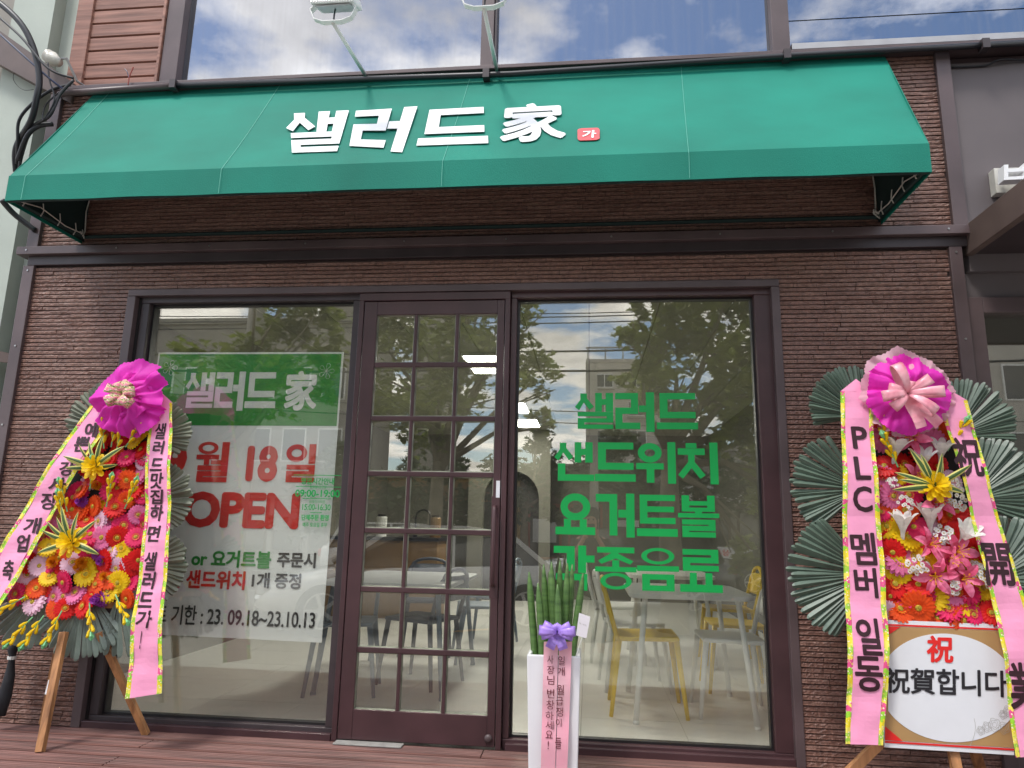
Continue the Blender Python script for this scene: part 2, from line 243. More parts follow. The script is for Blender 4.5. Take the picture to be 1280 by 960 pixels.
HEAVY = {   # heavy square hangul drawn stroke by stroke: rectangles, polygons, rings (cx, cy, rx, ry, stroke)
 '샐': _siot + _ae + _rieul(0, .08, .96), '샌': _siot + _ae + [(.1, .14, .26, .43), (.1, 0, 1, .14)],
 '러': [(0, .85, .55, 1), (.4, .58, .55, .85), (0, .43, .55, .58), (0, .15, .15, .43), (0, 0, .6, .15), (.6, .48, .78, .64), (.78, -.08, .96, 1.02)],
 '드': [(.08, .85, .95, 1), (.08, .46, .25, .85), (.08, .31, .95, .46), (0, 0, 1, .16)],
 '위': [('o', .33, .75, .29, .25, .14), (0, .33, .66, .46), (.26, -.02, .42, .33), (.79, -.04, .96, 1.02)],
 '치': [(.2, .9, .44, 1.0), (0, .72, .64, .86), [(.24, .72), (.4, .72), (.4, .52), (.32, .36), (.1, .08), (-.02, .18), (.24, .52)], [(.4, .52), (.66, .18), (.53, .08), (.32, .36)], (.79, -.04, .96, 1.02)],
 '요': [('o', .5, .68, .38, .33, .16), (.22, .15, .37, .36), (.63, .15, .78, .36), (0, 0, 1, .16)],
 '거': [(0, .84, .52, 1), (.35, .0, .52, .84), (.58, .45, .78, .61), (.78, -.04, .96, 1.02)],
 '트': [(.08, .88, .95, 1), (.24, .6, .92, .71), (.08, .31, .95, .43), (.08, .43, .24, .88), (0, 0, 1, .16)],
 '볼': [(.1, .63, .26, 1), (.74, .63, .9, 1), (.26, .78, .74, .86), (.26, .63, .74, .7), (.43, .56, .57, .63), (0, .48, 1, .56)] + _rieul(0, .1, .9, .14, .095, .06),
 '각': [(0, .86, .5, 1), (.33, .42, .5, .86), (.62, .38, .79, 1.02), (.79, .64, 1, .78), (.06, .2, .82, .33), (.65, -.04, .82, .2)],
 '종': [(.05, .89, .95, 1), [(.42, .89), (.58, .89), (.5, .74), (.14, .6), (.06, .68)], [(.5, .89), (.94, .68), (.86, .6), (.5, .74)], (.43, .52, .57, .68), (0, .43, 1, .52), ('o', .5, .19, .38, .19, .1)],
 '음': [('o', .5, .82, .4, .19, .105), (0, .47, 1, .57), (.12, .27, .88, .37), (.12, 0, .88, .1), (.12, .1, .28, .27), (.72, .1, .88, .27)],
 '료': _rieul(.5, .08, .92, .15, .105, .09) + [(.24, .15, .38, .43), (.62, .15, .76, .43), (0, 0, 1, .15)],
 '월': [('o', .32, .86, .3, .15, .1), (0, .58, .66, .67), (.24, .44, .37, .58), (.46, .455, .76, .53), (.76, .43, .95, 1)] + _rieul(0, .06, .95, .16, .095, .055),
 '일': [('o', .34, .77, .33, .23, .14), (.76, .5, .95, 1)] + _rieul(0, .06, .95, .16, .1, .07),
}
def heavy(mb, s, quad, mi=0, thick=.0005, gap=.09):
    """one line of heavy block letters filling the quad bl, br, tr, tl"""
    bl, br, tr, tl = [Vector(q) for q in quad]; n = len(s); w_ = (1 - gap / n * (n - 1) * .5) / n; step = (1 - w_) / max(1, n - 1); nn = (br - bl).cross(tl - bl).normalized() * thick
    for i, ch in enumerate(s):
        lift = Vector((0, 0, 0))
        def P(x, y): u = i * step + x * w_; return (bl * (1 - u) + br * u) * (1 - y) + (tl * (1 - u) + tr * u) * y + lift
        for ei, e in enumerate(HEAVY[ch]):
            lift = nn.normalized() * (.00006 * ei)
            if isinstance(e, list): mb.prism([P(*q) for q in e], -nn, mi)
            elif e[0] == 'o':
                _, cx, cy, rx, ry, t_ = e; k = 28; rx += .01; ry += .01; t_ += .03; o_ = [P(cx + rx * math.cos(a), cy + ry * math.sin(a)) for a in [j * 2 * math.pi / k for j in range(k)]]; i_ = [P(cx + (rx - t_) * math.cos(a), cy + (ry - t_ * ry / rx * (1.1 if ry < rx else 1)) * math.sin(a)) for a in [j * 2 * math.pi / k for j in range(k)]]
                mb.add(o_ + i_ + [q - nn for q in o_] + [q - nn for q in i_], [(j, (j + 1) % k, k + (j + 1) % k, k + j) for j in range(k)] + [(j, 2 * k + j, 2 * k + (j + 1) % k, (j + 1) % k) for j in range(k)] + [(k + j, k + (j + 1) % k, 3 * k + (j + 1) % k, 3 * k + j) for j in range(k)], mi)
            else: x0, y0, x1, y1 = e; x0 -= .016; x1 += .016; y0 -= .016; y1 += .016; mb.prism([P(x0, y0), P(x1, y0), P(x1, y1), P(x0, y1)], -nn, mi)
    return mb
def rect(a, b, dy=0):   # bl point and tr point of a facade parallel plane -> quad
    x0, y, z0 = a; x1, _, z1 = b; y += dy
    return [(x0, y, z0), (x1, y, z0), (x1, y, z1), (x0, y, z1)]

# ============================================================ SETTING
MB().box((-150, -150, -0.9), (150, 3, -0.47)).build('ground', 'paving', kind='structure')
MB().box((-60, -19, -0.9), (60, -6.2, -0.45)).build('road', 'asphalt', kind='structure')
pv = MB().box((-60, -6.0, -0.9), (60, 0.3, -0.30)).build('pavement', 'paving', kind='structure')
MB().box((-60, -26, -0.9), (60, -19.2, -0.32)).build('far_pavement', 'paving', kind='structure')
k = MB()
for i in range(60): k.box((-30 + i + .006, -6.2, -0.7), (-29 + i - .006, -6.0, -0.295))
k.build('kerb', 'stone', kind='structure', bev=.01)
k = MB()
for i in range(60): k.box((-30 + i + .006, -19.2, -0.7), (-29 + i - .006, -19.0, -0.315))
k.build('far_kerb', 'stone', kind='structure', bev=.01)
mk = MB()
for i in range(14): mk.box((-28 + i * 4, -12.6, -0.449), (-26 + i * 4, -12.48, -0.446))
mk.box((-40, -6.75, -0.449), (40, -6.63, -0.446)); mk.build('road_markings', 'paintw', kind='structure')
ar = MB(); pts = [(-0.95 - 1.2 * math.cos(a), -6.9 - 0.9 * math.sin(a), -0.446) for a in [i * .2 for i in range(8)]]
for i in range(7):
    a, b = Vector(pts[i]), Vector(pts[i + 1]); n = (b - a).cross(Vector((0, 0, 1))).normalized() * .09; ar.add([a - n, b - n, b + n, a + n], [(0, 1, 2, 3)])
a = Vector(pts[-1]); ar.add([a + Vector((0, .28, 0)), a + Vector((.5, 0, 0)), a + Vector((0, -.28, 0))], [(0, 1, 2)])
ar.build('road_arrow', 'painty', kind='structure')
# deck of grooved boards
deck = MB().box((-4.2, -1.55, -0.28), (3.3, -0.0, -0.045)).build('deck', 'joint', kind='structure')
k = 0
for i in range(11):
    y1 = -0.004 - i * 0.142; xs = [-4.2, -0.55 if i % 2 == 0 else -2.3, 3.3]
    for a, b in zip(xs[:-1], xs[1:]):
        p = MB(); y0 = y1 - 0.136; pr = [(y0, -.04), (y0, -.004)] 
        for g in range(6):
            yy = y0 + .011 + g * .021; pr += [(yy, 0), (yy + .012, 0), (yy + .015, -.0035), (yy + .018, -.0035)]
        pr += [(y1 - .003, 0), (y1, -.004), (y1, -.04)]
        p.prism([(a + .003, q[0], q[1]) for q in pr], (b - a - .006, 0, 0)); p.build('plank', 'deck', deck)
MB().box((-1.35, -.07, 0.0005), (-0.98, -.004, 0.008)).build('threshold_strip', 'stone', deck, bev=.002)

# ============================================================ THE SHOP BUILDING
B = thing('shop_building', 'two storey shop clad in dark brown split brick behind the green awning', 'shop')
GY = 0.08
# --- cladding
def strip(mb, x0, x1, z0, z1, seed, y=0.0, nx=None):
    rnd = random.Random(seed); nx = nx or max(3, int((x1 - x0) / .016)); d = .006 + rnd.random() * .004
    prof = [(z0, 0), (z0 + .0005, d * 1.2), (z0 + .0036, d * 1.25), (z0 + .005, d * .85), (z0 + (z1 - z0) * .6, d * 1.0), (z1 - .002, d * .9), (z1, 0)]
    rows = []
    for j, (z, dd) in enumerate(prof):
        row = []
        for i in range(nx + 1):
            x = x0 + (x1 - x0) * i / nx; e = 0 if dd == 0 or j in (1, 2) else rnd.uniform(-.0021, .0021)
            dz = 0 if j in (0, 6) else rnd.uniform(-.0005, .0005)
            row.append((x, y - (dd + e if dd else 0), z + dz))
        rows.append(row)
    mb.grid(rows)
    e0 = [r[0] for r in rows]; e1 = [r[-1] for r in rows]; mb.add(e0, [(6, 5, 4, 3, 2, 1, 0)]); mb.add(e1, [(0, 1, 2, 3, 4, 5, 6)])
CH = 0.0262; BH = 0.0226
variants = [MB() for _ in range(9)]
for i, vb in enumerate(variants): strip(vb, 0, (0.26, 0.34, 0.44)[i % 3], 0, BH, 100 + i)
vm = [vb.mesh('brick', [('brick', 'brick2', 'brick3')[i // 3]]) for i, vb in enumerate(variants)]
rb = random.Random(5)
def clad(name, x0, x1, z0, z1, objs=False, y=0.0, tint='brick'):
    wp = MB().box((x0, y, z0), (x1, y + .05, z1)).build(name, 'joint', B)
    st = [MB(), MB(), MB()]; n = 0; z = z0 + .003; nobj = 0
    while z + BH < z1:
        x = x0 - rb.random() * .2
        while x < x1 - .01:
            k = rb.randrange(9); Ls = (0.26, 0.34, 0.44)[k % 3]; a = max(x, x0); b = min(x + Ls - .003, x1)
            if b - a > .012:
                if objs and nobj < 300:
                    o = bpy.data.objects.new('brick', vm[k]); COL.objects.link(o); o.parent = wp; o.location = (a, y, z); o.scale.x = (b - a) / Ls; nobj += 1
                else: strip(st[k // 3], a, b, z, z + BH, n, y); n += 1
            x += Ls
        z += CH
    for s_, mm in zip(st, ('brick', 'brick2', 'brick3')):
        if s_.v: s_.build('brick_courses', mm, wp, kind='stuff')
    return wp
clad('wall_panel', -3.55, -2.885, 0, 2.734); clad('wall_panel', 1.075, 2.0, 0, 2.734, objs=True)
clad('wall_panel', -2.885, 1.075, 2.566, 2.734); clad('wall_panel', -3.55, 2.04, 2.851, 3.955)
# --- trims
def tr(a, b, m='trim', nm='trim', bev=.003): return MB().box(a, b).build(nm, m, B, bev=bev)
tr((-3.625, -.03, -.05), (-3.55, .06, 2.734), nm='corner_trim'); tr((-3.625, -.035, 2.851), (-3.545, .06, 3.96), nm='corner_trim')
tr((2.0, -.03, -.05), (2.068, .06, 2.734), nm='corner_trim'); tr((2.035, -.035, 2.851), (2.115, .06, 3.96), nm='corner_trim')
tr((-3.66, -.065, 2.797), (2.125, .06, 2.850), nm='belt_trim'); tr((-3.6, -.03, 2.735), (2.1, .055, 2.7965), 'trimdk', nm='belt_shade_strip')  # dark strip below the belt: shade of its underside put into the colour
tr((-3.60, -.08, 3.958), (2.62, .1, 3.985), nm='window_ledge'); 
sc_ = MB()
for x in [-3.59 + .62 * i for i in range(10)]: sc_.tube([(x, -.0651, 2.825), (x, -.069, 2.825)], .006, 8)
for z in [.2 + .5 * i for i in range(6)]: sc_.tube([(2.034, -.03, z), (2.034, -.035, z)], .006, 8); sc_.tube([(-3.587, -.03, z), (-3.587, -.035, z)], .006, 8)
sc_.build('screw', 'steel', B)
# casing around the shop front
tr((-2.885, -.02, 0), (-2.83, .2, 2.52), nm='casing'); tr((1.03, -.02, 0), (1.075, .2, 2.52), nm='casing'); tr((-2.885, -.018, 2.522), (1.075, .2, 2.565), nm='casing')
# windows
def shopwin(x0, x1, z0, z1, label, fl, fr, fm):
    wn = MB(); wn.box((x0 - fl, .02, z1), (x1 + fr, .14, z1 + .062)); wn.box((x0 - fl, .02, -.005), (x1 + fr, .14, z0))
    wn.box((x0 - fl, .021, z0), (x0, .139, z1)); wn.box((x1, .021, z0), (x1 + fr, .139, z1))
    wo_ = wn.build('window', fm, B, bev=.004, label=label)
    bd = MB(); t = .012
    for a, b in (((x0, z0), (x1, z0 + t)), ((x0, z1 - t), (x1, z1)), ((x0, z0 + t), (x0 + t, z1 - t)), ((x1 - t, z0 + t), (x1, z1 - t))): bd.box((a[0], .06, a[1]), (b[0], .105, b[1]))
    bd.build('glazing_bead', 'black', wo_)
    MB().box((x0 + .004, GY, z0 + .004), (x1 - .004, GY + .008, z1 - .004)).build('pane', 'glass', wo_)
    return wo_
xa = -2.757; WL_ = shopwin(xa, -1.43, .058, 2.485, 'left shop window with the white and green poster behind it', .055, .045, 'trimdk')
WR_ = shopwin(-.425, 0.941, .05, 2.485, 'right shop window with green vinyl lettering', .035, .1, 'plum')
MB().box((-2.829, .02, 0), (xa - .056, .14, 2.52)).build('recess_panel', 'black', B)
MB().box((-2.83, -.012, -.008), (-1.385, .019, .035)).build('sill', 'plum', B, bev=.004)
MB().box((-.44, -.012, -.008), (1.03, .019, .035)).build('sill', 'plum', B, bev=.004)
# --- door
D = MB(); dx0, dx1 = -1.382, -.462
D.box((dx0, -.01, 0), (dx0 + .03, .12, 2.5)); D.box((dx1 - .03, -.01, 0), (dx1, .12, 2.5)); D.box((dx0, -.012, 2.47), (dx1, .12, 2.519))
door = D.build('door', 'plum', B, bev=.004, label='plum framed glass door divided into twenty one panes')
gx0, gx1 = -1.269, -0.538
gz1, gz0 = 2.382, 0.164
lx0, lx1 = dx0 + .034, dx1 - .034
def dp(nm, a, b, m='plum', bev=.003): return MB().box(a, b).build(nm, m, door, bev=bev)
dp('stile', (lx0, -.006, .012), (gx0, .045, 2.466)); dp('stile', (gx1, -.006, .012), (lx1, .045, 2.466))
dp('rail', (gx0, -.005, .012), (gx1, .045, gz0)); dp('rail', (gx0, -.005, gz1), (gx1, .045, 2.466))
pw = (gx1 - gx0 + .02) / 3; ph = (gz1 - gz0 + .028) / 7; bw = .02; bh = .028
for i in (1, 2): dp('glazing_bar', (gx0 + pw * i - bw, -.002, gz0), (gx0 + pw * i, .04, gz1))
for j in range(1, 7):
    dp('glazing_bar', (gx0 + .001, -.0035, gz0 + ph * j - bh), (gx1 - .001, .038, gz0 + ph * j))
pane = MB().box((.001, 0, .001), (pw - bw - .001, .006, ph - bh - .001)).mesh('pane', ['glass'])
bead = MB(); a, b = pw - bw, ph - bh
for q0, q1, q2, q3 in (((0, 0), (a, 0), (a - .006, .006), (.006, .006)), ((a, 0), (a, b), (a - .006, b - .006), (a - .006, .006)), ((a, b), (0, b), (.006, b - .006), (a - .006, b - .006)), ((0, b), (0, 0), (.006, .006), (.006, b - .006))):
    bead.add([(q0[0], -.008, q0[1]), (q1[0], -.008, q1[1]), (q2[0], -.001, q2[1]), (q3[0], -.001, q3[1])], [(0, 1, 2, 3)])
beadm = bead.mesh('pane_bevel', [mat('bevelled_glass_edge', (0.2, 0.21, 0.16), 0.15, 0.5, 9)])
for i in range(3):
    for j in range(7):
        link(pane, 'pane', door, Matrix.Translation((gx0 + pw * i, .018, gz0 + ph * j))); link(beadm, 'pane_bevel', door, Matrix.Translation((gx0 + pw * i, .0165, gz0 + ph * j)))
hx = -0.522; hz1 = 1.266; hz0 = 0.822
MB().tube([(hx, -.006, hz1 - .01), (hx, -.045, hz1 - .012), (hx, -.055, hz1 - .03), (hx, -.055, hz0 + .03), (hx, -.045, hz0 + .012), (hx, -.006, hz0 + .01)], .011, 10).build('handle', 'plum', door, smooth=True)
dp('handle_plate', (hx - .022, -.0085, hz0 - .06), (hx + .024, -.0055, hz1 + .05))
MB().tube([(-0.529, -.006, .055), (-0.529, -.016, .055), (-0.529, -.02, .055)], [.022, .02, .008], 16).build('floor_lock', 'trim', door, smooth=True)
st = MB().box((-0.52, -0.008, 1.307), (-0.499, -0.01, 1.401)); st.build('sticker', 'board', door)
for n_, pz in enumerate((1.33, 1.36, 1.39)): pass
# --- green vinyl on the right pane, opening hours on the left pane
for s_, q in (('샐러드', rect((-0.08, 0.077, 1.714), (0.61, 0.077, 1.917))), ('샌드위치', rect((-0.197, 0.077, 1.415), (0.722, 0.077, 1.629))), ('요거트볼', rect((-0.186, 0.077, 1.116), (0.709, 0.077, 1.337))), ('각종음료', rect((-0.194, 0.077, 0.825), (0.714, 0.077, 1.046)))):
    heavy(MB(), s_, q).build('lettering', 'gprint', WR_)
v = MB()
for s_, q, bo in (('영업시간안내', rect((-1.697, 0.077, 1.369), (-1.494, 0.077, 1.409)), .02), ('월요일-금요일', rect((-1.641, 0.077, 1.346), (-1.54, 0.077, 1.364)), .0), ('09:00-19:00', rect((-1.727, 0.077, 1.296), (-1.455, 0.077, 1.339)), .02), ('브레이크타임', rect((-1.639, 0.077, 1.26), (-1.543, 0.077, 1.278)), .0),
                ('15:00-16:30', rect((-1.677, 0.077, 1.22), (-1.505, 0.077, 1.255)), .01), ('단체주문 환영', rect((-1.677, 0.077, 1.16), (-1.512, 0.077, 1.195)), .03), ('매주 토요일 휴무', rect((-1.667, 0.077, 1.123), (-1.519, 0.077, 1.149)), .01)):
    letters(v, s_, q, bo, thick=.0005)
for a, b in (((-1.746, 0.077, 1.422), (-1.456, 0.077, 1.426)), ((-1.725, 0.077, 1.354), (-1.451, 0.077, 1.358)), ((-1.625, 0.077, 1.204), (-1.557, 0.077, 1.206)), ((-1.68, 0.077, 1.285), (-1.505, 0.077, 1.288))):
    v.box(a, (b[0], a[1] + .0005, a[2] + .004))
v.build('opening_hours', 'gprint', WL_, label='small green opening hours lettering at the right edge of the left window')
# --- upper floor
UY = .06
uz = 3.985
def up_(a, b, m='trim', nm='mullion'): return MB().box(a, b).build(nm, m, B, bev=.003)
ux = [-3.53, -2.885, -2.755, -.692, -.591, 1.12, 1.235]
up_((-3.555, -.01, uz), (-3.44, .12, 6.6), 'clap', 'corner_board'); up_((-2.88, -.005, uz), (-2.76, .13, 6.6)); up_((-2.905, -.02, uz), (-2.885, .13, 6.6), 'clap', 'corner_board')
up_((-.692, -.005, uz), (-.61, .13, 6.6)); up_((1.12, -.005, uz), (1.225, .13, 6.6)); up_((-.609, .01, uz), (-.592, .13, 6.6), 'trimdk')
z = uz; 
while z < 6.5:
    p = MB().prism([(-3.44, .02, z + .003), (-3.44, .006, z + .008), (-3.44, .006, z + .098), (-3.44, .02, z + .104), (-3.44, .045, z + .104), (-3.44, .045, z + .003)], (.534, 0, 0)); p.build('siding_board', 'clap', B); z += .107
for a, b, lb in ((-2.76, -.692, 'upper window on the left, with cloud reflections'), (-.592, 1.12, 'upper window in the middle, with blue sky reflected')):
    f = MB(); f.box((a, .02, uz), (b, .12, uz + .035)); f.box((a, .02, 6.2), (b, .12, 6.6)); fo = f.build('window', 'trim', B, label=lb)
    MB().box((a + .001, UY, uz + .036), (b - .001, UY + .008, 6.199)).build('pane', 'uglass', fo)
f = MB(); f.box((1.235, .0, uz + .06), (4.8, .03, uz + .1)); MB().box((1.235, .02, 6.2), (4.8, .12, 6.6)).build('lintel', 'trim', B); fo = f.build('window', 'steel', B, label='upper spandrel glazing on the right in ruled panels')
z = uz + .101
for h in (.20, .2, .2, .2, .2, .2, .2, .2, .2, .2, .2):
    if z < 6.1: MB().box((1.236, UY, z + .004), (4.8, UY + .01, z + h - .004)).build('glass_panel', 'uglass', fo); z += h
MB().box((1.235, .035, uz), (4.8, .07, uz + .058)).build('glass_panel', 'uglass', fo)
MB().box((-3.5, .13, 3.9), (4.8, .15, 6.6)).build('dark_room_backing', 'dark', B)  # added dark sheet, its colour stands in for the unlit room behind the glass
# a body for the building
MB().box((-3.55, 8.2, -.05), (4.8, 8.4, 6.6)).build('rear_wall', 'wall', B); MB().box((-3.6, .15, 6.6), (4.8, 8.4, 6.8)).build('roof', 'greywall', B)
MB().box((-3.6, .14, -.05), (-3.5, 8.2, 6.6)).build('side_wall', 'wall', B); MB().box((2.0, .14, -.05), (2.1, 8.2, 6.6)).build('side_wall', 'wall', B)
MB().box((-3.5, .141, 2.74), (2.0, .2, 3.9)).build('lintel', 'wall', B)
# ============================================================ INTERIOR
fl = MB().box((-3.5, .14, -.2), (2.0, 8.2, -.012)).build('floor', 'stone', kind='structure')
tm = MB().box((.0015, .0015, -.012), (.5985, .5985, 0)).mesh('floor_tile', ['tile'])
for i in range(10):
    for j in range(14):
        if -3.5 + i * .6 < 2.0: link(tm, 'floor_tile', fl, Matrix.Translation((-3.65 + i * .6 if i else -3.65, .142 + j * .6 - .0, 0)))
ce = MB().box((-3.5, .2, 2.735), (2.0, 8.2, 2.8)).build('ceiling', 'joint', kind='structure')
for i in range(11): MB().box((-3.5 + i * .5 + .004, .2, 2.72), (-3.0 + i * .5 - .004, 8.2, 2.734)).build('ceiling_board', 'ceilp', ce)
cl = [((-0.98, 2.673, 2.7), 'first rectangular ceiling light, nearest the door'), ((-1.002, 7.269, 2.7), 'second rectangular ceiling light seen left in the right window'), ((-1.025, 12.184, 2.7), 'farthest small ceiling light above the arch')]
cl[2] = ((-.95, 6.6, 2.7), cl[2][1]); cl[1] = ((cl[1][0][0], min(cl[1][0][1], 5.2), 2.7), cl[1][1])
for c, lb in cl:
    t = thing('ceiling_light', lb, 'light', (c[0], c[1], 2.7), 'flat ceiling light panels')
    MB().box((c[0] - .2, c[1] - .38, 2.69), (c[0] + .2, c[1] + .38, 2.719)).build('lamp_frame', 'whitemetal', t); MB().box((c[0] - .18, c[1] - .36, 2.685), (c[0] + .18, c[1] + .36, 2.6895)).build('diffuser', 'lampglow', t)
c = (-3.063, 8.996, 2.7); c = (c[0] * .9, min(c[1], 7.5), 2.7)
t = thing('security_camera', 'small black dome camera on the ceiling seen through the door', 'camera', c)
MB().tube([(c[0], c[1], 2.719), (c[0], c[1], 2.69)], .1, 16).build('base', 'whitemetal', t); MB().tube([(c[0], c[1], 2.69), (c[0], c[1], 2.65), (c[0], c[1], 2.61), (c[0], c[1], 2.59)], [.08, .075, .05, .01], 16).build('dome', 'black', t, smooth=True)
# partition with the arch, kitchen side
pt = thing('partition_wall', 'inner partition wall with a dark rounded arch seen behind the left edge of the right window', 'wall', (-1.2, 6.2, 0))
ap = [(-1.95, 7.5, 0), (-1.95, 7.5, 2.715), (-.62, 7.5, 2.715), (-.62, 7.5, 0), (-.8, 7.5, 0), (-.8, 7.5, 1.6)] + [(-1.25 + .45 * math.cos(a), 7.5, 1.6 + .45 * math.sin(a)) for a in [i * math.pi / 10 for i in range(1, 10)]] + [(-1.7, 7.5, 1.6), (-1.7, 7.5, 0)]
MB().prism(ap, (0, .12, 0)).build('arch_wall', 'wall', pt); MB().box((-1.95, 7.7, 0), (-.62, 7.75, 2.2)).build('niche_back', 'dark', pt)
t = thing('kitchen_counter', 'brown counter along the back wall seen through the door', 'counter', (-2.4, 5.5, 0))
MB().box((-3.4, 5.0, 0), (-1.9, 5.6, .95)).build('cabinet', 'counter', t, bev=.01); MB().box((-3.42, 4.96, .951), (-1.88, 5.62, .99)).build('worktop', 'black', t, bev=.005)
t = thing('kitchen_tap', 'black arched tap on the back counter', 'tap', (-2.3, 5.45, .99)); MB().tube([(-2.3, 5.45, .991), (-2.3, 5.45, 1.25)] + [(-2.3 + .1 - .1 * math.cos(a), 5.45, 1.25 + .1 * math.sin(a)) for a in [k * .4 for k in range(1, 8)]] + [(-2.1, 5.45, 1.15)], .014, 8).build('spout', 'black', t, smooth=True); MB().tube([(-2.3, 5.45, .991), (-2.3, 5.45, 1.03)], .03, 12).build('base', 'black', t)
for x_, lb_ in ((-2.75, 'tall pale canister on the back counter beside the tap'), (-2.02, 'tan jar at the right end of the back counter')):
    t = thing('canister', lb_, 'canister', (x_, 5.4, .99)); MB().tube([(x_, 5.4, .991), (x_, 5.4, 1.24), (x_, 5.4, 1.25)], [.07, .07, .06], 14).build('body', 'whp' if x_ < -2.5 else 'counter', t, smooth=False); MB().tube([(x_, 5.4, 1.2505), (x_, 5.4, 1.28)], .055, 14).build('lid', 'black', t)
t = thing('digital_clock', 'wall clock with white digits reading 10:55', 'clock', (.2, 8.15, 1.6))
cq = rect((-0.958, 8.1, 0.977), (-0.752, 8.1, 1.105))
MB().box((cq[0][0] - .05, 8.11, cq[0][2] - .05), (cq[2][0] + .05, 8.19, cq[2][2] + .05)).build('case', 'black', t); d_ = MB(); letters(d_, '10:55', [(p[0], 8.105, p[2]) for p in cq], .02, thick=.002); d_.build('digits', 'clockglow', t)
# furniture
def chair(mats, label, loc, rz, group):
    t = thing('chair', label, 'chair', (0, 0, 0), group); m = mats
    s = MB(); s.prism([(-.2, -.2, .445), (.2, -.215, .455), (.2, .215, .455), (-.2, .2, .445)], (0, 0, .028)); s.build('seat', m, t, bev=.012)
    for sx, sy in ((-1, -1), (-1, 1), (1, -1), (1, 1)):
        MB().tube([(sx * .18, sy * .185, .46), (sx * .235, sy * .225, 0.0)], [.02, .013], 10).build('leg', m, t, smooth=True)
    b = MB(); 
    for dy in (.0,):
        pts = [(-.19, -.2, .45), (-.235, -.205, .62), (-.265, -.19, .74)] + [(-.275 - .01 * math.sin(a), -.17 * math.cos(a), .76 + .07 * math.sin(a)) for a in [i * math.pi / 8 for i in range(9)]] + [(-.265, .19, .74), (-.235, .205, .62), (-.19, .2, .45)]
        b.tube(pts, .016, 10)
    b.build('back_frame', m, t, smooth=True)
    s = MB(); rows = [[(-.235 - .012 * math.cos(y * 7) - (z - .6) * .2, y, z) for y in (-.18, -.09, 0, .09, .18)] for z in (.60, .66, .72, .78)]; s.grid(rows); s.build('backrest', m, t, solid=.012, smooth=True)
    t.location = loc; t.rotation_euler = (0, 0, rz); return t
def table(top, legm, label, x0, x1, y0, y1, h):
    t = thing('table', label, 'table', ((x0 + x1) / 2, (y0 + y1) / 2, 0)); r = .1; pts = []
    for cx_, cy_, a0 in ((x1 - r, y1 - r, 0), (x0 + r, y1 - r, 90), (x0 + r, y0 + r, 180), (x1 - r, y0 + r, 270)):
        pts += [(cx_ + r * math.cos(R(a0 + k * 15)), cy_ + r * math.sin(R(a0 + k * 15)), h - .03) for k in range(7)]
    MB().prism(pts, (0, 0, .03)).build('tabletop', top, t, bev=.006)
    for sx in (0, 1):
        for sy in (0, 1):
            ax = (x0 + .1, x1 - .1)[sx]; ay = (y0 + .1, y1 - .1)[sy]; bx = (x0 + .03, x1 - .03)[sx]; by = (y0 + .03, y1 - .03)[sy]
            l = MB().tube([(ax, ay, h - .03), (bx, by, 0.02)], .018, 10); l.tube([(bx, by, .02), (bx, by, 0)], .02, 10); l.build('leg', legm, t, smooth=True)
    return t
table('whp', 'whp', 'white table with tapered legs inside the right window', .25, 1.02, .62, 1.55, .76)
table('tabgrey', 'blue', 'pale grey table with blue grey legs inside behind the door', -1.9, -.95, .95, 2.3, .75)
table('whp', 'whp', 'second white table deeper in the room', .35, 1.1, 2.5, 3.4, .76)
CG = 'cafe chairs inside the shop'
chair('yel', 'yellow plastic chair at the left end of the white window table', (.37, 1.02, 0), 0, CG); chair('whp', 'white plastic chair at the right end of the window table', (.92, 1.05, 0), math.pi, CG)
chair('whp', 'white chair behind the yellow chair', (.33, 1.7, 0), .1, CG); chair('yel', 'yellow chair behind the white chair at the right', (1.1, 1.8, 0), math.pi, CG)
chair('whp', 'white chair at the left of the second white table', (.25, 2.8, 0), 0, CG); chair('yel', 'yellow chair at the right of the second white table', (1.25, 2.9, 0), math.pi, CG)
chair('blue', 'blue grey chair in front of the grey table left of the door', (-1.72, 1.15, 0), .2, CG); chair('navy', 'navy chair pushed under the middle of the grey table', (-1.25, 1.5, 0), 2.8, CG)
chair('blue', 'blue grey chair behind the grey table', (-.95, 2.5, 0), 3.4, CG); chair('navy', 'navy chair at the far end of the grey table', (-1.5, 2.75, 0), -1.4, CG); chair('blue', 'blue grey chair nearest the back counter', (-1.0, 3.4, 0), 3.0, CG)
# poster
py_ = .0955
t = thing('opening_poster', 'large poster with green header and red opening date hanging inside the left window', 'poster', (-2.1, py_, 1.4))
a, b, c, d = (-2.698, 0.096, 0.494), (-1.509, 0.096, 0.482), (-1.498, 0.096, 2.179), (-2.707, 0.096, 2.183)
MB().prism([a, b, c, d], (0, .003, 0)).build('sheet', 'poster', t)
g0, g1 = (-2.717, 0.095, 1.719), (-1.508, 0.095, 1.721)
MB().prism([g0, (c[0] - .012, .0945, g1[2]), (c[0] - .012, .0945, c[2] - .012), (d[0] + .012, .0945, d[2] - .012)], (0, .001, 0)).build('green_header', 'pgreen', t)
v = MB(); heavy(v, '샐러드', rect((-2.496, 0.093, 1.832), (-1.91, 0.093, 2.049))); letters(v, '家', rect((-1.852, 0.093, 1.814), (-1.646, 0.093, 2.061)), .035, thick=.0005)
v.build('white_lettering', 'white', t); v = MB()
for cx, cz in ((d[0] + .09, d[2] - .1), (c[0] - .1, c[2] - .12)):
    for k in range(5):
        a_ = k * 1.2566; v.tube([(cx + .05 * math.cos(a_ + .35 * math.sin(q * .785)) * math.sin(q * .39), .0935, cz + .05 * math.sin(a_ + .35 * math.sin(q * .785)) * math.sin(q * .39)) for q in range(9)], .0012, 4)
v.build('flower_print', 'white', t)
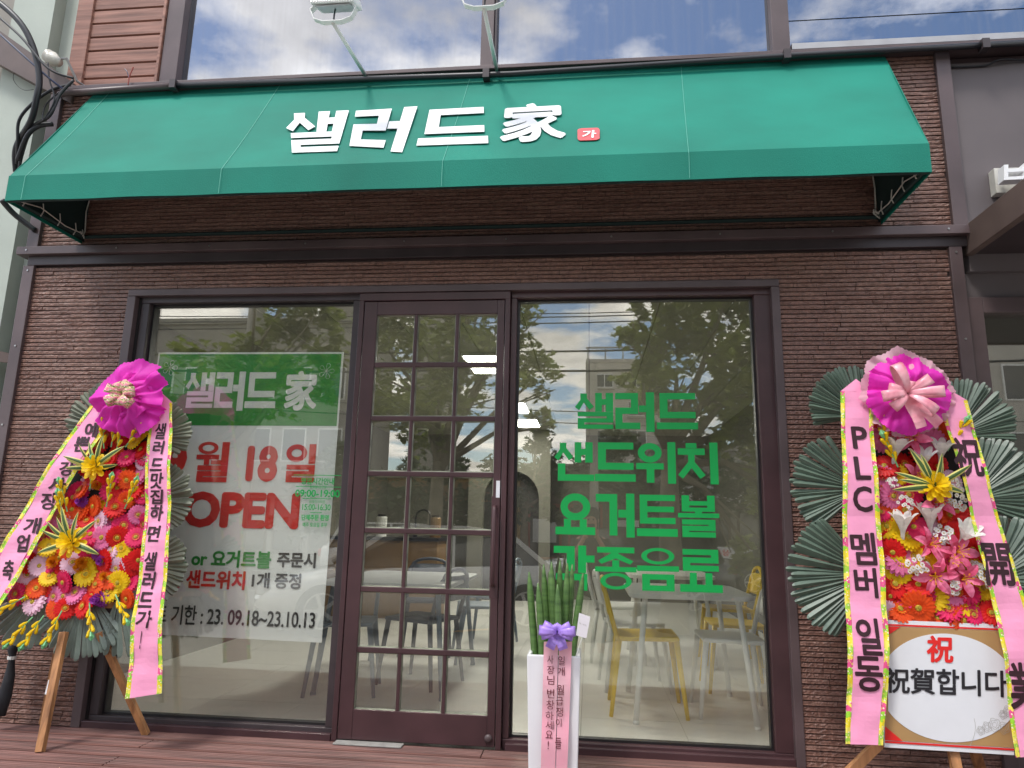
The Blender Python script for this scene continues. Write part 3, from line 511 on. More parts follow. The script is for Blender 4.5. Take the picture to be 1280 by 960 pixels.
v = MB(); letters(v, '9', rect((-2.599, 0.093, 1.374), (-2.436, 0.093, 1.607)), .05, thick=.0005); heavy(v, '월', rect((-2.373, 0.093, 1.379), (-2.164, 0.093, 1.614))); letters(v, '18', rect((-2.054, 0.093, 1.381), (-1.858, 0.093, 1.599)), .05, thick=.0005); heavy(v, '일', rect((-1.809, 0.093, 1.385), (-1.619, 0.093, 1.606)))
v.build('red_lettering', 'red', t)
for s_, q, bo in (('OPEN', rect((-2.428, 0.093, 1.105), (-1.7, 0.093, 1.32)), .045), ('미니 샌드위치', rect((-2.566, 0.093, 0.755), (-1.995, 0.093, 0.862)), .035)):
    v = MB(); letters(v, s_, q, bo, thick=.0005); v.build('red_lettering', 'red', t)
v = MB()
v = MB(); letters(v, '샐러드 or 요거트볼', rect((-2.643, 0.093, 0.879), (-1.847, 0.093, 0.979)), .035, thick=.0005); v.build('green_lettering', 'pgreen', t)
v = MB()
for s_, q, bo in (('주문시', rect((-1.812, 0.093, 0.889), (-1.577, 0.093, 0.977)), .035), ('1개 증정', rect((-1.954, 0.093, 0.769), (-1.657, 0.093, 0.858)), .03), ('이벤트 기한 : 23. 09.18~23.10.13', rect((-2.684, 0.093, 0.55), (-1.555, 0.093, 0.661)), .018)): v = MB(); letters(v, s_, q, bo, thick=.0005); v.build('black_lettering', 'ink', t)

# ============================================================ AWNING
A = thing('awning', 'green sloping fabric awning with white lettering above the shop front', 'awning', (-.8, 0, 2.884))
x0t, x1t, x0b, x1b = -3.335, 1.765, -3.262, 1.66; yf, zt, zv, zb = -.62, 3.97, 3.035, 2.884
def awn_pt(s, t): # s 0..1 along x, t 0 top ..1 front fold
    sag = -.010 * math.sin(math.pi * t); xx = (x0t + (x1t - x0t) * s) * (1 - t) + (x0b + (x1b - x0b) * s) * t
    return (xx, yf * t - sag * .5, zt + (zv - zt) * t + sag + .0035 * math.sin(xx * 9 + t * 3) * math.sin(math.pi * t) + .0016 * math.sin(xx * 23 - t * 9) * t)
MB().grid([[awn_pt(i / 60, j / 10) for i in range(61)] for j in range(11)]).build('slope_panel', 'green', A, solid=.003)
MB().grid([[(x0b + (x1b - x0b) * i / 60, yf - .004 - .0015 * (j / 3) * math.sin(i * .9), zv + (zb - zv) * j / 3 + (.0015 * math.sin(i * .8) if j == 3 else 0)) for i in range(61)] for j in range(4)]).build('valance', 'green', A, solid=.003)
for xt, xb in ((x0t, x0b), (x1t, x1b)):
    MB().add([(xt, 0, zt), (xb, yf, zv), (xb, yf, zb), ((xb), 0, zb)], [(0, 1, 2, 3)]).build('side_panel', 'green', A, solid=.004)
for s_ in (.022, .258, .507, .765):
    sm = MB(); pts = [Vector(awn_pt(s_, j / 10)) + Vector((0, -.004, .003)) for j in range(11)] + [Vector((x0b + (x1b - x0b) * s_, yf - .013, zv - .01)), Vector((x0b + (x1b - x0b) * s_, yf - .016, zb))]
    sm.tube(pts, .0011, 4); sm.build('seam', 'seam', A)
fr = MB()
for x in (x0b + .02, x1b - .02): fr.tube([(x, -.01, zb + .04), (x, yf + .02, zb + .02), (x, yf + .02, zv - .02), (x, -.01, zt - .05)], .012, 6)
fr.tube([(x0b, yf + .02, zb + .012), (x1b, yf + .02, zb + .012)], .012, 6); fr.tube([(x0b, yf + .02, zv - .02), (x1b, yf + .02, zv - .02)], .012, 6); fr.tube([(x0b, -.02, zb + .04), (x1b, -.02, zb + .04)], .012, 6)
fr.build('frame', 'greenin', A)
for sx, x in ((1, x0b + .035), (-1, x1b - .035)):
    rp = MB(); rp.tube([(x, yf + .04, zb + .02), (x, yf * .66, zb + .06), (x, yf * .33, zb + .035), (x, -.04, zb + .05)], .0035, 5)
    for q in (.2, .42, .64, .86): y = yf * q; rp.tube([(x, y, zb + .09), (x + .004 * sx, y + .008, zb + .045), (x, y - .004, zb + .01)], .0035, 5)
    rp.tube([(x, -.03, zb + .34), (x, -.05, zb + .2), (x, -.035, zb + .07), (x + .01, -.06, zb + .03)], .004, 5)
    for q in range(4): rp.tube([(x + .012 * math.cos(q), -.05 - .02 * math.sin(q * 2), zb + .02 + .02 * q), (x - .012, -.05 + .02 * math.cos(q * 2), zb + .06)], .004, 5)
    rp.build('lacing_rope', 'porcelain', A)
    MB().box((x - .03 * sx, yf + .03, zb + .01), (x - .027 * sx, -.02, zb + .5)).build('inner_lining', 'greenin', A) if False else None
    MB().add([(x - .02 * sx, -.01, zt - .1), (x - .02 * sx, yf + .03, zv - .03), (x - .02 * sx, yf + .03, zb + .012), (x - .02 * sx, -.01, zb + .012)], [(0, 1, 2, 3)]).build('side_lining', 'greenin', A, solid=.002)
v = MB()
for s_, q, bo in (('샐', [(-1.662, -0.539, 3.168), (-1.375, -0.541, 3.166), (-1.431, -0.261, 3.588), (-1.838, -0.26, 3.588)], .045), ('러', [(-1.321, -0.509, 3.213), (-1.0, -0.541, 3.165), (-1.012, -0.259, 3.591), (-1.388, -0.266, 3.58)], .045), ('드', [(-0.934, -0.524, 3.191), (-0.549, -0.525, 3.189), (-0.603, -0.278, 3.561), (-0.961, -0.283, 3.554)], .045), ('家', [(-0.482, -0.533, 3.177), (-0.12, -0.524, 3.191), (-0.149, -0.261, 3.587), (-0.496, -0.266, 3.58)], .03)):
    v = MB(); heavy(v, s_, q, thick=.003) if s_ in HEAVY else letters(v, s_, q, bo, thick=.003)
    v.build('lettering', 'white', A)
bl, br_, tr_, tl = [Vector(p) for p in ((-0.06, -0.534, 3.175), (0.056, -0.534, 3.175), (0.058, -0.457, 3.292), (-0.062, -0.456, 3.293))]
pts = []
for c_, (p, q) in zip((bl, br_, tr_, tl), ((tl, br_), (bl, tr_), (br_, tl), (tr_, bl))):
    for k in range(4): a_ = k / 3; pts.append(c_ + (p - c_) * .2 * (1 - a_) ** 1.5 + (q - c_) * .12 * a_ ** 1.5)
MB().prism(pts, Vector((0, .003, -.002))).build('stamp', 'stamp', A)
v = MB(); letters(v, '가', [(-0.037, -0.526, 3.193), (0.037, -0.527, 3.192), (0.042, -0.478, 3.266), (-0.035, -0.477, 3.267)], .035); v.build('stamp_lettering', 'white', A)

# ============================================================ awning lights, pipe, cables
def aw_light(foot, head, label):
    t = thing('sign_light', label, 'light', foot, 'flood lights over the awning'); h = Vector(head); f = Vector(foot)
    MB().tube([f, h], [.013, .011], 10).build('arm', 'whitemetal', t, smooth=True)
    b = MB(); w_ = .13; pts = [h + Vector((-w_ + .03, 0, .11)), h + Vector((-w_, 0, .08)), h + Vector((-w_ * .8, 0, .02)), h + Vector((-w_ * .4, 0, 0)), h + Vector((w_ * .4, 0, 0)), h + Vector((w_ * .8, 0, .02)), h + Vector((w_, 0, .08)), h + Vector((w_ - .03, 0, .11))]
    for i in range(7): b.bar(pts[i], pts[i + 1], .005, .035)
    b.build('bracket', 'whitemetal', t)
    hd = MB(); hd.prism([h + Vector((-.12, y_, z_)) for y_, z_ in ((-.05, .085), (-.035, .135), (.11, .19), (.12, .16))], (.24, 0, 0)); hd.build('lamp_head', 'whitemetal', t, bev=.008)
    fi = MB()
    for i in range(16): x = -.112 + i * .0145; fi.prism([h + Vector((x, y_, z_)) for y_, z_ in ((-.058, .09), (-.045, .15), (.1, .205), (.1, .19), (-.036, .136), (-.05, .088))], (.006, 0, 0))
    fi.build('cooling_fins', 'whitemetal', t); MB().prism([h + Vector((-.1, y_, z_)) for y_, z_ in ((-.03, .088), (.11, .156), (.111, .152), (-.029, .084))], (.2, 0, 0)).build('lens', 'lens', t)
    MB().tube([h + Vector((0, .02, .1)), h + Vector((.005, .0, .05)), h + Vector((0, .01, 0))], .005, 6).build('lead', 'cable', t)
    MB().tube([h + Vector((-.03, .04, .15)), h + Vector((-.02, .04, .19)), h + Vector((.02, .04, .2)), h + Vector((.05, .05, .15))], .005, 6).build('lead', 'cable', t)
aw_light((-1.426, -.02, 3.975), (-1.399, -0.7, 3.845), 'white flood light on a slanting arm, the left one over the awning')
aw_light((-.577, -.02, 3.97), (-0.561, -0.7, 3.88), 'white flood light cut by the top edge, the right one over the awning')
t = thing('conduit_pipe', 'black pipe running along the top of the awning below the upper windows', 'pipe', (-2, -.08, 4.0))
MB().tube([(-2.703, -0.09, 3.939), (-0.475, -0.09, 3.904), (1.181, -0.09, 3.935), (3.006, -0.09, 3.949)], .018, 10).build('pipe', 'cable', t, smooth=True)
MB().tube([(-3.528, -0.07, 3.929), (-3.482, -0.09, 3.922), (-2.697, -0.09, 3.939)], .021, 10).build('grey_pipe_end', 'trim', t, smooth=True)
for p in ((-2.703, -0.09, 3.939), (-0.635, -0.09, 3.904), (1.172, -0.09, 3.936), (2.279, -0.09, 3.941)): MB().box((p[0] - .02, -.118, p[2] - .03), (p[0] + .02, -.06, p[2] + .03)).build('clamp', 'trimdk', t)
w1 = thing('wire_stub', 'small tuft of red and blue wire ends sticking up beside the grey pipe', 'wire', (-3.023, -0.1, 3.954)); c = Vector((-3.023, -0.1, 3.954))
MB().tube([c, c + Vector((0, 0, .06)), c + Vector((.02, 0, .13))], .004, 5).build('red_wire', 'redshop', w1); MB().tube([c + Vector((0, 0, .05)), c + Vector((-.02, 0, .1)), c + Vector((-.04, 0, .12))], .003, 5).build('blue_wire', 'cableb', w1)
# cables on the left
def cable(pts, r, lb, m='cable', ym=-.25):
    o = MB(); V = [Vector(p) for p in pts]; out = []
    for i in range(len(V) - 1):
        p0 = V[max(i - 1, 0)]; p1 = V[i]; p2 = V[i + 1]; p3 = V[min(i + 2, len(V) - 1)]
        for k in range(6): q = k / 6; out.append(.5 * ((2 * p1) + (p2 - p0) * q + (2 * p0 - 5 * p1 + 4 * p2 - p3) * q * q + (3 * p1 - p0 - 3 * p2 + p3) * q ** 3))
    out.append(V[-1]); o.tube(out, r, 7); c = o.build('cable', m, None, smooth=True); c['label'] = lb; c['category'] = 'cable'; c['group'] = 'cables at the left corner'; return c
cable([(-4.027, -0.3, 4.589), (-3.744, -0.28, 4.362), (-3.624, -0.25, 4.181), (-3.562, -0.22, 3.965), (-3.574, -0.2, 3.805), (-3.635, -0.15, 3.683), (-3.802, -0.05, 3.558), (-3.838, 0.02, 3.423)], .02, 'thick black cable curving down the left corner')
cable([(-3.975, -0.3, 4.463), (-3.691, -0.28, 4.222), (-3.481, -0.25, 3.997), (-3.333, -0.2, 3.949)], .008, 'thin black wire running to the insulator above the others')
cable([(-3.995, -0.26, 4.376), (-3.676, -0.24, 4.103), (-3.504, -0.2, 3.958), (-3.433, -0.15, 3.906)], .007, 'thin blue wire below the insulator', 'cableb')
cable([(-3.419, -0.12, 3.961), (-3.522, -0.14, 3.918), (-3.626, -0.16, 3.816), (-3.727, -0.14, 3.705), (-3.749, -0.1, 3.568), (-3.805, -0.02, 3.458)], .01, 'black wire looping low behind the awning edge')
cable([(-3.384, -0.14, 3.981), (-3.447, -0.16, 3.865), (-3.496, -0.16, 3.711), (-3.644, -0.12, 3.656), (-3.752, -0.05, 3.469), (-3.786, 0.0, 3.352)], .01, 'black wire bending round the grey pipe end')
cable([(-3.518, -0.1, 3.691), (-3.6, -0.12, 3.666), (-3.669, -0.12, 3.599), (-3.765, -0.06, 3.464)], .016, 'short thick black cable going behind the awning')
cable([(-3.695, -0.2, 3.108), (-3.665, -0.12, 3.047), (-3.573, -0.04, 2.97)], .018, 'black cable under the left awning corner')
cable([(-3.534, -0.2, 4.077), (-3.502, -0.2, 3.946), (-3.462, -0.18, 3.812), (-3.536, -0.16, 3.684), (-3.533, -0.16, 3.8), (-3.422, -0.14, 3.936)], .005, 'thin tangled wire below the insulator')
cable([(-3.794, 0.0, 4.026), (-3.878, 0.0, 4.03), (-3.958, 0.0, 4.108), (-3.953, 0.0, 4.182), (-3.871, 0.0, 4.196), (-3.805, 0.0, 4.162)], .002, 'fine loop of wire on the beige wall')
t = thing('insulator', 'round cream porcelain insulator on a bracket at the left corner', 'insulator', (-3.596, -0.1, 4.177)); c = Vector((-3.596, -0.1, 4.177))
MB().tube([c + Vector((-.06, 0, .03)), c + Vector((-.04, 0, .028)), c + Vector((-.03, 0, .01)), c + Vector((0, 0, 0)), c + Vector((.02, 0, -.01)), c + Vector((.05, 0, -.03))], [.02, .045, .03, .05, .035, .03], 14).build('body', 'porcelain', t, smooth=True)
MB().tube([c, c + Vector((.1, 0, .0)), c + Vector((.16, .05, -.14)), c + Vector((.2, .1, -.16))], .009, 6).build('rod', 'steel', t)
# left neighbour
t = thing('neighbour_building', 'pale green rendered building left of the shop with a brown beam', 'building', (-4.5, .5, 0))
MB().box((-4.12, .06, -.3), (-3.8, .6, 7)).build('column', 'pale', t); MB().box((-9, .25, -.3), (-4.12, .9, 7)).build('wall', 'beige', t); MB().box((-3.799, .22, -.3), (-3.63, .6, 7)).build('recess_wall', 'beige', t) if False else MB().box((-3.799, .16, -.3), (-3.63, .6, 7)).build('recess_wall', 'pale', t)
bm_ = MB(); a, b = Vector((-4.506, -0.05, 4.764)), Vector((-3.476, -0.03, 4.038)); bm_.prism([a, b, b + Vector((0, 0, -.15)), a + Vector((0, 0, -.3))], (0, .08, 0)); bm_.build('sloping_beam', 'brownbeam', t)
bm_ = MB(); a, b = Vector((-4.015, -0.05, 2.236)), Vector((-3.606, 0.05, 2.154)); bm_.prism([a, b, b + Vector((0, 0, -.055)), a + Vector((0, 0, -.1))], (0, .02, 0)); bm_.build('lower_beam', 'brownbeam', t)
MB().box((-5.2, -.35, -.02), (-2.984, -0.3, 0.121)).build('step_slab', 'stone', t, bev=.02) if False else MB().box((-4.6, .0, -.3), (-3.63, .158, .11)).build('step_slab', 'stone', t, bev=.02)
t = thing('folded_parasol', 'folded black cloth tied round a pole at the far left by the wall', 'parasol', (-3.495, 0.201, 0.0))
p = [Vector(q) for q in [(-3.219, -0.12, 0.453), (-3.217, -0.12, 0.415), (-3.215, -0.12, 0.372), (-3.204, -0.13, 0.278), (-3.207, -0.14, 0.176), (-3.209, -0.15, 0.075)]]
MB().tube(p, [.014, .026, .014, .026, .034, .026], 10).build('cloth', 'cloth', t, smooth=True); MB().tube([p[0] + Vector((0, 0, .06)), p[0]], .01, 6).build('pole', 'black', t); MB().tube([p[2] + Vector((0, 0, .008)), p[2] - Vector((0, 0, .008))], .022, 10).build('tie', 'whitemetal', t)
# right neighbour
t = thing('neighbour_shop', 'dark grey shop to the right with a projecting canopy and white sign letter', 'shop', (3, 0, 0))
MB().box((2.118, .01, 2.6), (5.5, .13, 3.9)).build('wall', 'greywall', t); MB().box((2.118, .03, 3.9), (5.5, .13, 3.945)).build('cap', 'trim', t)
MB().box((2.105, -1.9, 2.70), (5.5, .009, 2.79)).build('canopy', 'trimdk', t, bev=.004); MB().box((2.1, -1.905, 2.69), (2.14, .009, 2.86)).build('canopy_fascia', 'brownbeam', t, bev=.004); MB().box((2.14, -1.905, 2.69), (5.5, -1.865, 2.86)).build('canopy_fascia', 'brownbeam', t, bev=.004)
MB().box((2.07, .05, 2.45), (5.5, .13, 2.6)).build('lintel', 'greywall', t)
MB().box((2.07, .01, -.28), (2.165, .13, 2.45)).build('door_frame', 'trim', t, bev=.004); MB().box((2.165, .01, 2.36), (5.5, .13, 2.449)).build('door_frame', 'trim', t, bev=.004); MB().box((2.166, .06, -.28), (5.5, .068, 2.358)).build('pane', 'glass', t); MB().box((2.1, 1.8, -.28), (5.5, 1.9, 2.9)).build('back_wall', 'wall', t); MB().box((2.1, .14, 2.9), (5.5, 1.9, 3.0)).build('inner_ceiling', 'ceilp', t); MB().box((5.5, .14, -.28), (5.6, 1.9, 2.9)).build('inner_wall', 'wall', t)
q = [Vector(p) for p in ((2.26, -0.15, 3.066), (2.383, -0.15, 3.068), (2.393, -0.15, 3.161), (2.27, -0.15, 3.156))]; v = MB(); P_ = lambda a_, b_: (q[0].lerp(q[1], a_)).lerp(q[3].lerp(q[2], a_), b_)
for k_, (x0_, z0_, x1_, z1_) in enumerate(((0, 0, .18, 1), (.82, 0, 1, 1), (.18, .5, .82, .72), (.18, 0, .82, .2))): v.prism([P_(x0_, z0_), P_(x1_, z0_), P_(x1_, z1_), P_(x0_, z1_)], (0, .06, 0))
v.build('sign_letter', 'white', t); MB().box((2.272, -0.05, 3.039), (3.2, 0.009, 3.19)).build('sign_backing', 'porcelain', t, bev=.003)
cable([(2.139, 0.0, 3.872), (2.317, 0.0, 3.872), (2.375, -0.02, 3.887), (2.432, -0.02, 3.894), (2.561, 0.0, 3.891)], .006, 'thin black wire along the top of the grey neighbouring wall')

# ============================================================ FLOWERS
def petal_ring(mb, n, r0, r1, w, lift, curl, rot=0, z0=0, mi=0):
    for i in range(n):
        a = rot + 2 * math.pi * i / n; u = Vector((math.cos(a), math.sin(a), 0)); v = Vector((-u.y, u.x, 0)); rows = []
        for t_, ww in ((0, .35), (.4, .85), (.8, 1), (1, .45)):
            r = r0 + (r1 - r0) * t_; z = z0 + lift * t_ - curl * t_ * t_; rows.append([u * r - v * w * ww + Vector((0, 0, z)), u * r + Vector((0, 0, z - .12 * w)), u * r + v * w * ww + Vector((0, 0, z))])
        mb.grid(rows, mi)
RF = random.Random(3)
GER = {}; CEN = None
cm = MB(); cm.tube([(0, 0, -.002), (0, 0, .006), (0, 0, .011), (0, 0, .012)], [.0125, .0125, .009, .003], 12); CEN = cm.mesh('flower_centre', ['f_centre'])
cm2 = MB(); petal_ring(cm2, 16, .006, .02, .0028, .012, .004, 0, .002); CEN2 = cm2.mesh('ruff', ['f_amber'])
for c_ in FC:
    for var in (0, 1):
        g = MB(); n = 19 + var * 3
        petal_ring(g, n, .012, .064, .0088, .004, .009, 0, 0); petal_ring(g, n - 2, .010, .057, .0080, .010, .008, .17, .003); petal_ring(g, 13, .008, .024, .0035, .006, .002, .1, .006)
        GER[c_, var] = g.mesh('gerbera', ['f_' + c_])
MUM = {}
for c_ in ('purple', 'amber', 'white', 'hot'):
    g = MB()
    for k in range(5): petal_ring(g, 16 - k * 2, .002, .042 - k * .007, .005, .012 + k * .009, .012 - .002 * k, k * .3, k * .003)
    MUM[c_] = g.mesh('chrysanthemum', ['f_' + c_])
def lily_mesh(c_, op=1.0):
    g = MB()
    for i in range(6):
        a = i * math.pi / 3; u = Vector((math.cos(a), math.sin(a), 0)); v = Vector((-u.y, u.x, 0)); rows = []; W = .021 if i % 2 else .016
        for t_, ww in ((0, .25), (.25, .6), (.5, 1), (.75, .8), (.92, .4), (1, .05)):
            r = .006 + .082 * op * t_ ** 1.3; z = .07 * t_ * (2 - op) - .045 * op * t_ ** 3 + (i % 2) * .003
            rows.append([u * r - v * W * ww + Vector((0, 0, z + .004 * ww)), u * r + Vector((0, 0, z - .003)), u * r + v * W * ww + Vector((0, 0, z + .004 * ww))])
        g.grid(rows)
    g.tube([(0, 0, -.05 * (2 - op)), (0, 0, 0), (0, 0, .02)], [.005, .008, .012], 8, cap=False); return g.mesh('lily', [c_])
LIL = {'lily': lily_mesh('f_lily'), 'wlily': lily_mesh('f_white', .55)}
sm_ = MB()
for i in range(6):
    a = i * 1.047 + .4; sm_.tube([(0, 0, .01), (.012 * math.cos(a), .012 * math.sin(a), .05), (.022 * math.cos(a), .022 * math.sin(a), .062)], .0011, 4); sm_.tube([(.018 * math.cos(a), .018 * math.sin(a), .062), (.027 * math.cos(a), .027 * math.sin(a), .062)], .003, 5, mi=1)
STAM = sm_.mesh('stamens', ['f_yellow', 'f_amber'])
g = MB(); RG = random.Random(11)
for i in range(26):
    th = RG.random() * 6.28; rr = .038 * math.sqrt(RG.random()); c_ = Vector((rr * math.cos(th), rr * math.sin(th), .03 * (1 - (rr / .038) ** 2) + RG.random() * .008)); h = MB(); petal_ring(h, 6, .001, .009, .0034, .004, .003, RG.random()); g.add([Vector(v_) + c_ for v_ in h.v], h.f, 0)
    h = MB(); h.tube([(0, 0, 0), (0, 0, .003)], [.0025, .0015], 5); g.add([Vector(v_) + c_ for v_ in h.v], h.f, 1)
CLU = g.mesh('white_cluster', ['f_white', 'f_centre'])
def strap_leaf(L_, W_, bend, name='variegated_leaf'):
    g = MB()
    rows = []
    for i in range(9):
        t_ = i / 8; ww = W_ * (math.sin(math.pi * min(1, t_ * .9 + .1)) ** .7) * (1 if t_ < .98 else .1); z = L_ * (t_ * math.cos(bend * t_)); x = L_ * t_ * math.sin(bend * t_)
        rows.append([(x + .25 * ww, -ww, z), (x, -ww * .55, z), (x - .15 * ww, 0, z), (x, ww * .55, z), (x + .25 * ww, ww, z)])
    nc = 5
    for i in range(8):
        for j in range(4): g.add([rows[i][j], rows[i][j + 1], rows[i + 1][j + 1], rows[i + 1][j]], [(0, 1, 2, 3)], 1 if j in (0, 3) else 0)
    return g.mesh(name, ['vleaf', 'vedge'])
VL = [strap_leaf(.22, .016, .35), strap_leaf(.17, .018, .6)]
g = MB()
for k in range(4): petal_ring(g, 9 - k, .006, .085 - k * .014, .017 - k * .002, .022 + k * .02, .02, k * .45, k * .004)
BRO = g.mesh('yellow_bromeliad', ['f_yellow'])
g = MB(); g.tube([(0, 0, 0), (.003, 0, .1), (0, .0, .19)], [.004, .003, .002], 5, 1)
for k in range(6):
    a = k * 2.4; z = .03 + k * .022; u = Vector((math.cos(a), math.sin(a), 0)); g.tube([Vector((0, 0, z)), u * .01 + Vector((0, 0, z + .02)), u * .017 + Vector((0, 0, z + .045)), u * .022 + Vector((0, 0, z + .052))], [.003, .008, .010, .002], 6, 0)
for k in range(3): a = k * 2.1; u = Vector((math.cos(a), math.sin(a), 0)) * .005; g.tube([u + Vector((0, 0, .165)), u * 2 + Vector((0, 0, .19)), u * .6 + Vector((0, 0, .21))], [.004, .008, .001], 6, 1)
BUD = g.mesh('bud_spike', ['f_yellow', 'budtip'])
def face(p, tx, tz, spin, s):
    """object space +Z turned toward the street with a tilt"""
    return Matrix.Translation(p) @ Matrix.Rotation(tz, 4, 'Z') @ Matrix.Rotation(math.pi / 2 + tx, 4, 'X') @ Matrix.Rotation(spin, 4, 'Z') @ Matrix.Scale(s, 4)
def flower(root, kind, p, s=1.0):
    o = Vector(root['_o']); p = Vector(p) - o; rnd = RF.uniform
    if kind in FC:
        mt = face(p + Vector((0, rnd(-.02, .01), 0)), rnd(-.55, .25), rnd(-.45, .45), rnd(0, 6), s * rnd(.92, 1.08)); f = link(GER[kind, RF.randrange(2)], 'gerbera', root, mt)
        link(CEN, 'flower_centre', f); 
        if RF.random() < .5: link(CEN2, 'ruff', f)
    elif kind.startswith('m_'): link(MUM[kind[2:]], 'chrysanthemum', root, face(p, rnd(-.4, .2), rnd(-.3, .3), rnd(0, 6), s))
    elif kind == 'lily': f = link(LIL['lily'], 'lily', root, face(p + Vector((0, -.03, 0)), rnd(-.5, .2), rnd(-.4, .4), rnd(0, 6), s * .8)); link(STAM, 'stamens', f)
    elif kind == 'wlily': link(LIL['wlily'], 'lily', root, face(p + Vector((0, -.03, 0)), rnd(-1.3, -.7), rnd(-.6, .6), rnd(0, 6), s))
    elif kind == 'clu': link(CLU, 'white_cluster', root, face(p + Vector((0, -.03, 0)), rnd(-.4, .1), rnd(-.3, .3), rnd(0, 6), s))
    elif kind == 'bud':   # s = angle from up, clockwise degrees
        link(BUD, 'bud_spike', root, Matrix.Translation(p + Vector((0, -.05, 0))) @ Matrix.Rotation(R(s), 4, 'Y') @ Matrix.Rotation(R(12), 4, 'X') @ Matrix.Scale(.95, 4))
    elif kind == 'bro':
        link(BRO, 'yellow_bromeliad', root, face(p + Vector((0, -.06, 0)), -.35, 0, 0, 1.15 * s))
        for a in (-62, -80, -100, 25, 50, -20, -40, 95, 10): 
            link(VL[abs(a) % 2], 'variegated_leaf', root, Matrix.Translation(p + Vector((0, -.065, 0))) @ Matrix.Rotation(R(a + rnd(-8, 8)), 4, 'Y') @ Matrix.Rotation(R(rnd(15, 38)), 4, 'X') @ Matrix.Rotation(R(90 + rnd(-25, 25)), 4, 'Z') @ Matrix.Scale(rnd(.85, 1.15) * s, 4))
def fan(root, c, a0, a1, L_, m, nb, sag=.02):
    o = Vector(root['_o']); c = Vector(c) - o; g = MB(); rnd = RF.uniform
    for i in range(nb):
        a = R(a0 + (a1 - a0) * (i + .5) / nb + rnd(-1.5, 1.5)); u = Vector((math.cos(a), 0, math.sin(a))); v = Vector((-u.z, 0, u.x)); edge = abs(2 * (i + .5) / nb - 1)
        Lb = L_ * (1 - .14 * edge ** 3) * rnd(.97, 1.02); wb = L_ * R(a1 - a0) / nb * .5 * .97; rows = []; yo = rnd(-.004, .004); dr = rnd(.0, .03)
        for t_, ww in ((.05, .12), (.4, .46), (.7, .8), (.9, 1), (.97, .82), (1.0, .4)):
            p = c + u * Lb * t_ + Vector((0, yo - .02 * t_ + dr * t_ * t_, 0)); W = wb * ww
            rows.append([p - v * W + Vector((0, .006 * ww, 0)), p - v * W * .1 + Vector((0, -.008 * ww, 0)), p + v * W + Vector((0, .006 * ww, 0))])
        g.grid(rows)
    ob = bpy.data.objects.new('palm_leaf', g.mesh('palm_leaf', [m])); COL.objects.link(ob); ob.parent = root; ob['_o'] = root['_o']; sd = ob.modifiers.new('s', 'SOLIDIFY'); sd.thickness = .0015
    return ob
def wavef(z): return .009 * math.sin(z * 7.5) + .005 * math.sin(z * 16 + 1) + .0016 * math.sin(z * 47)
def ribbon(root, rows, peak, chars, bold=.02):
    """rows: (left point, right point) from the top down"""
    Ls = [Vector(r[0]) for r in rows]; Rs = [Vector(r[1]) for r in rows]; n = 60
    def sm(P, t_):
        k = min(int(t_ * (len(P) - 1)), len(P) - 2); f = t_ * (len(P) - 1) - k; return P[k].lerp(P[k + 1], f)
    def strip_(f0, f1, nm, m, dy, par):
        g = MB(); rr_ = []
        for i in range(n + 1):
            a, b = sm(Ls, i / n), sm(Rs, i / n); row = []
            for k in range(5): q = a.lerp(b, f0 + (f1 - f0) * k / 4); row.append(q + Vector((0, wavef(q.z) + dy + .002 * math.sin(i * .5 + k), 0)))
            rr_.append(row)
        g.grid(rr_)
        return g.build(nm, m, par, solid=.0012)
    rb_ = strip_(0.13, .87, 'ribbon', 'pink', 0, root)
    strip_(0, .13, 'ribbon_border', 'border', 0, rb_); strip_(.87, 1, 'ribbon_border', 'border', 0, rb_)
    if peak: g = MB(); pk = Vector(peak); g.add([sm(Ls, 0), sm(Rs, 0), pk], [(0, 1, 2)]); g.v = [(v_[0], v_[1] + wavef(v_[2]) + .001, v_[2]) for v_ in g.v]; g.build('ribbon_fold', 'pink', rb_, solid=.0012)
    for ch, bl, tr__ in chars:
        v = MB(); y = (bl[1] + tr__[1]) / 2; q = [(bl[0], bl[1], bl[2]), (tr__[0], bl[1], bl[2]), (tr__[0], tr__[1], tr__[2]), (bl[0], tr__[1], tr__[2])]
        letters(v, ch, q, bold, wave=lambda z: wavef(z) - .0035, thick=.0004)
        v.build('lettering', 'purpleink', rb_)
def rosette(root, c, R_, m, nm, pleats=17, dy=0, seed=1, deep=.05, amp=.17):
    rnd = random.Random(seed); o = Vector(root['_o']); c = Vector(c) - o; g = MB(); rows = []; NA = 240
    ctl = []; a = 0
    while a < 2 * math.pi: ctl.append((a, rnd.uniform(-1, 1), rnd.uniform(-1, 1))); a += rnd.uniform(.4, 1.6) * math.pi / pleats
    def prof(a, w_):
        a %= 2 * math.pi; k = max(i for i, q in enumerate(ctl) if q[0] <= a); p, q = ctl[k], ctl[(k + 1) % len(ctl)]; b = q[0] if q[0] > p[0] else q[0] + 2 * math.pi; f = min(1, max(0, (a - p[0]) / (b - p[0]))) ** 1.6; return p[w_] * (1 - f) + q[w_] * f
    for j in range(11):
        r = R_ * j / 10; row = []
        for i in range(NA + 1):
            a = 2 * math.pi * (i % NA) / NA; tw = .25 * (1 - j / 10); q = prof(a + tw, 1); rr_ = r * (1 + .05 * prof(a, 2) * (j / 10) ** 2 + .025 * math.sin(3 * a + seed) + (.012 * math.sin(60 * a) if j == 10 else 0))
            y = dy - deep * max(0, 1 - (r / R_)) ** .8 + amp * r * q + .012 * math.sin(5 * a + 9 * r / R_)
            row.append(c + Vector((rr_ * math.cos(a), y, rr_ * math.sin(a))))
        rows.append(row)
    g.grid(rows); ob = bpy.data.objects.new(nm, g.mesh(nm, [m])); COL.objects.link(ob); ob.parent = root; ob['_o'] = root['_o']; ob.data.shade_smooth(); return ob
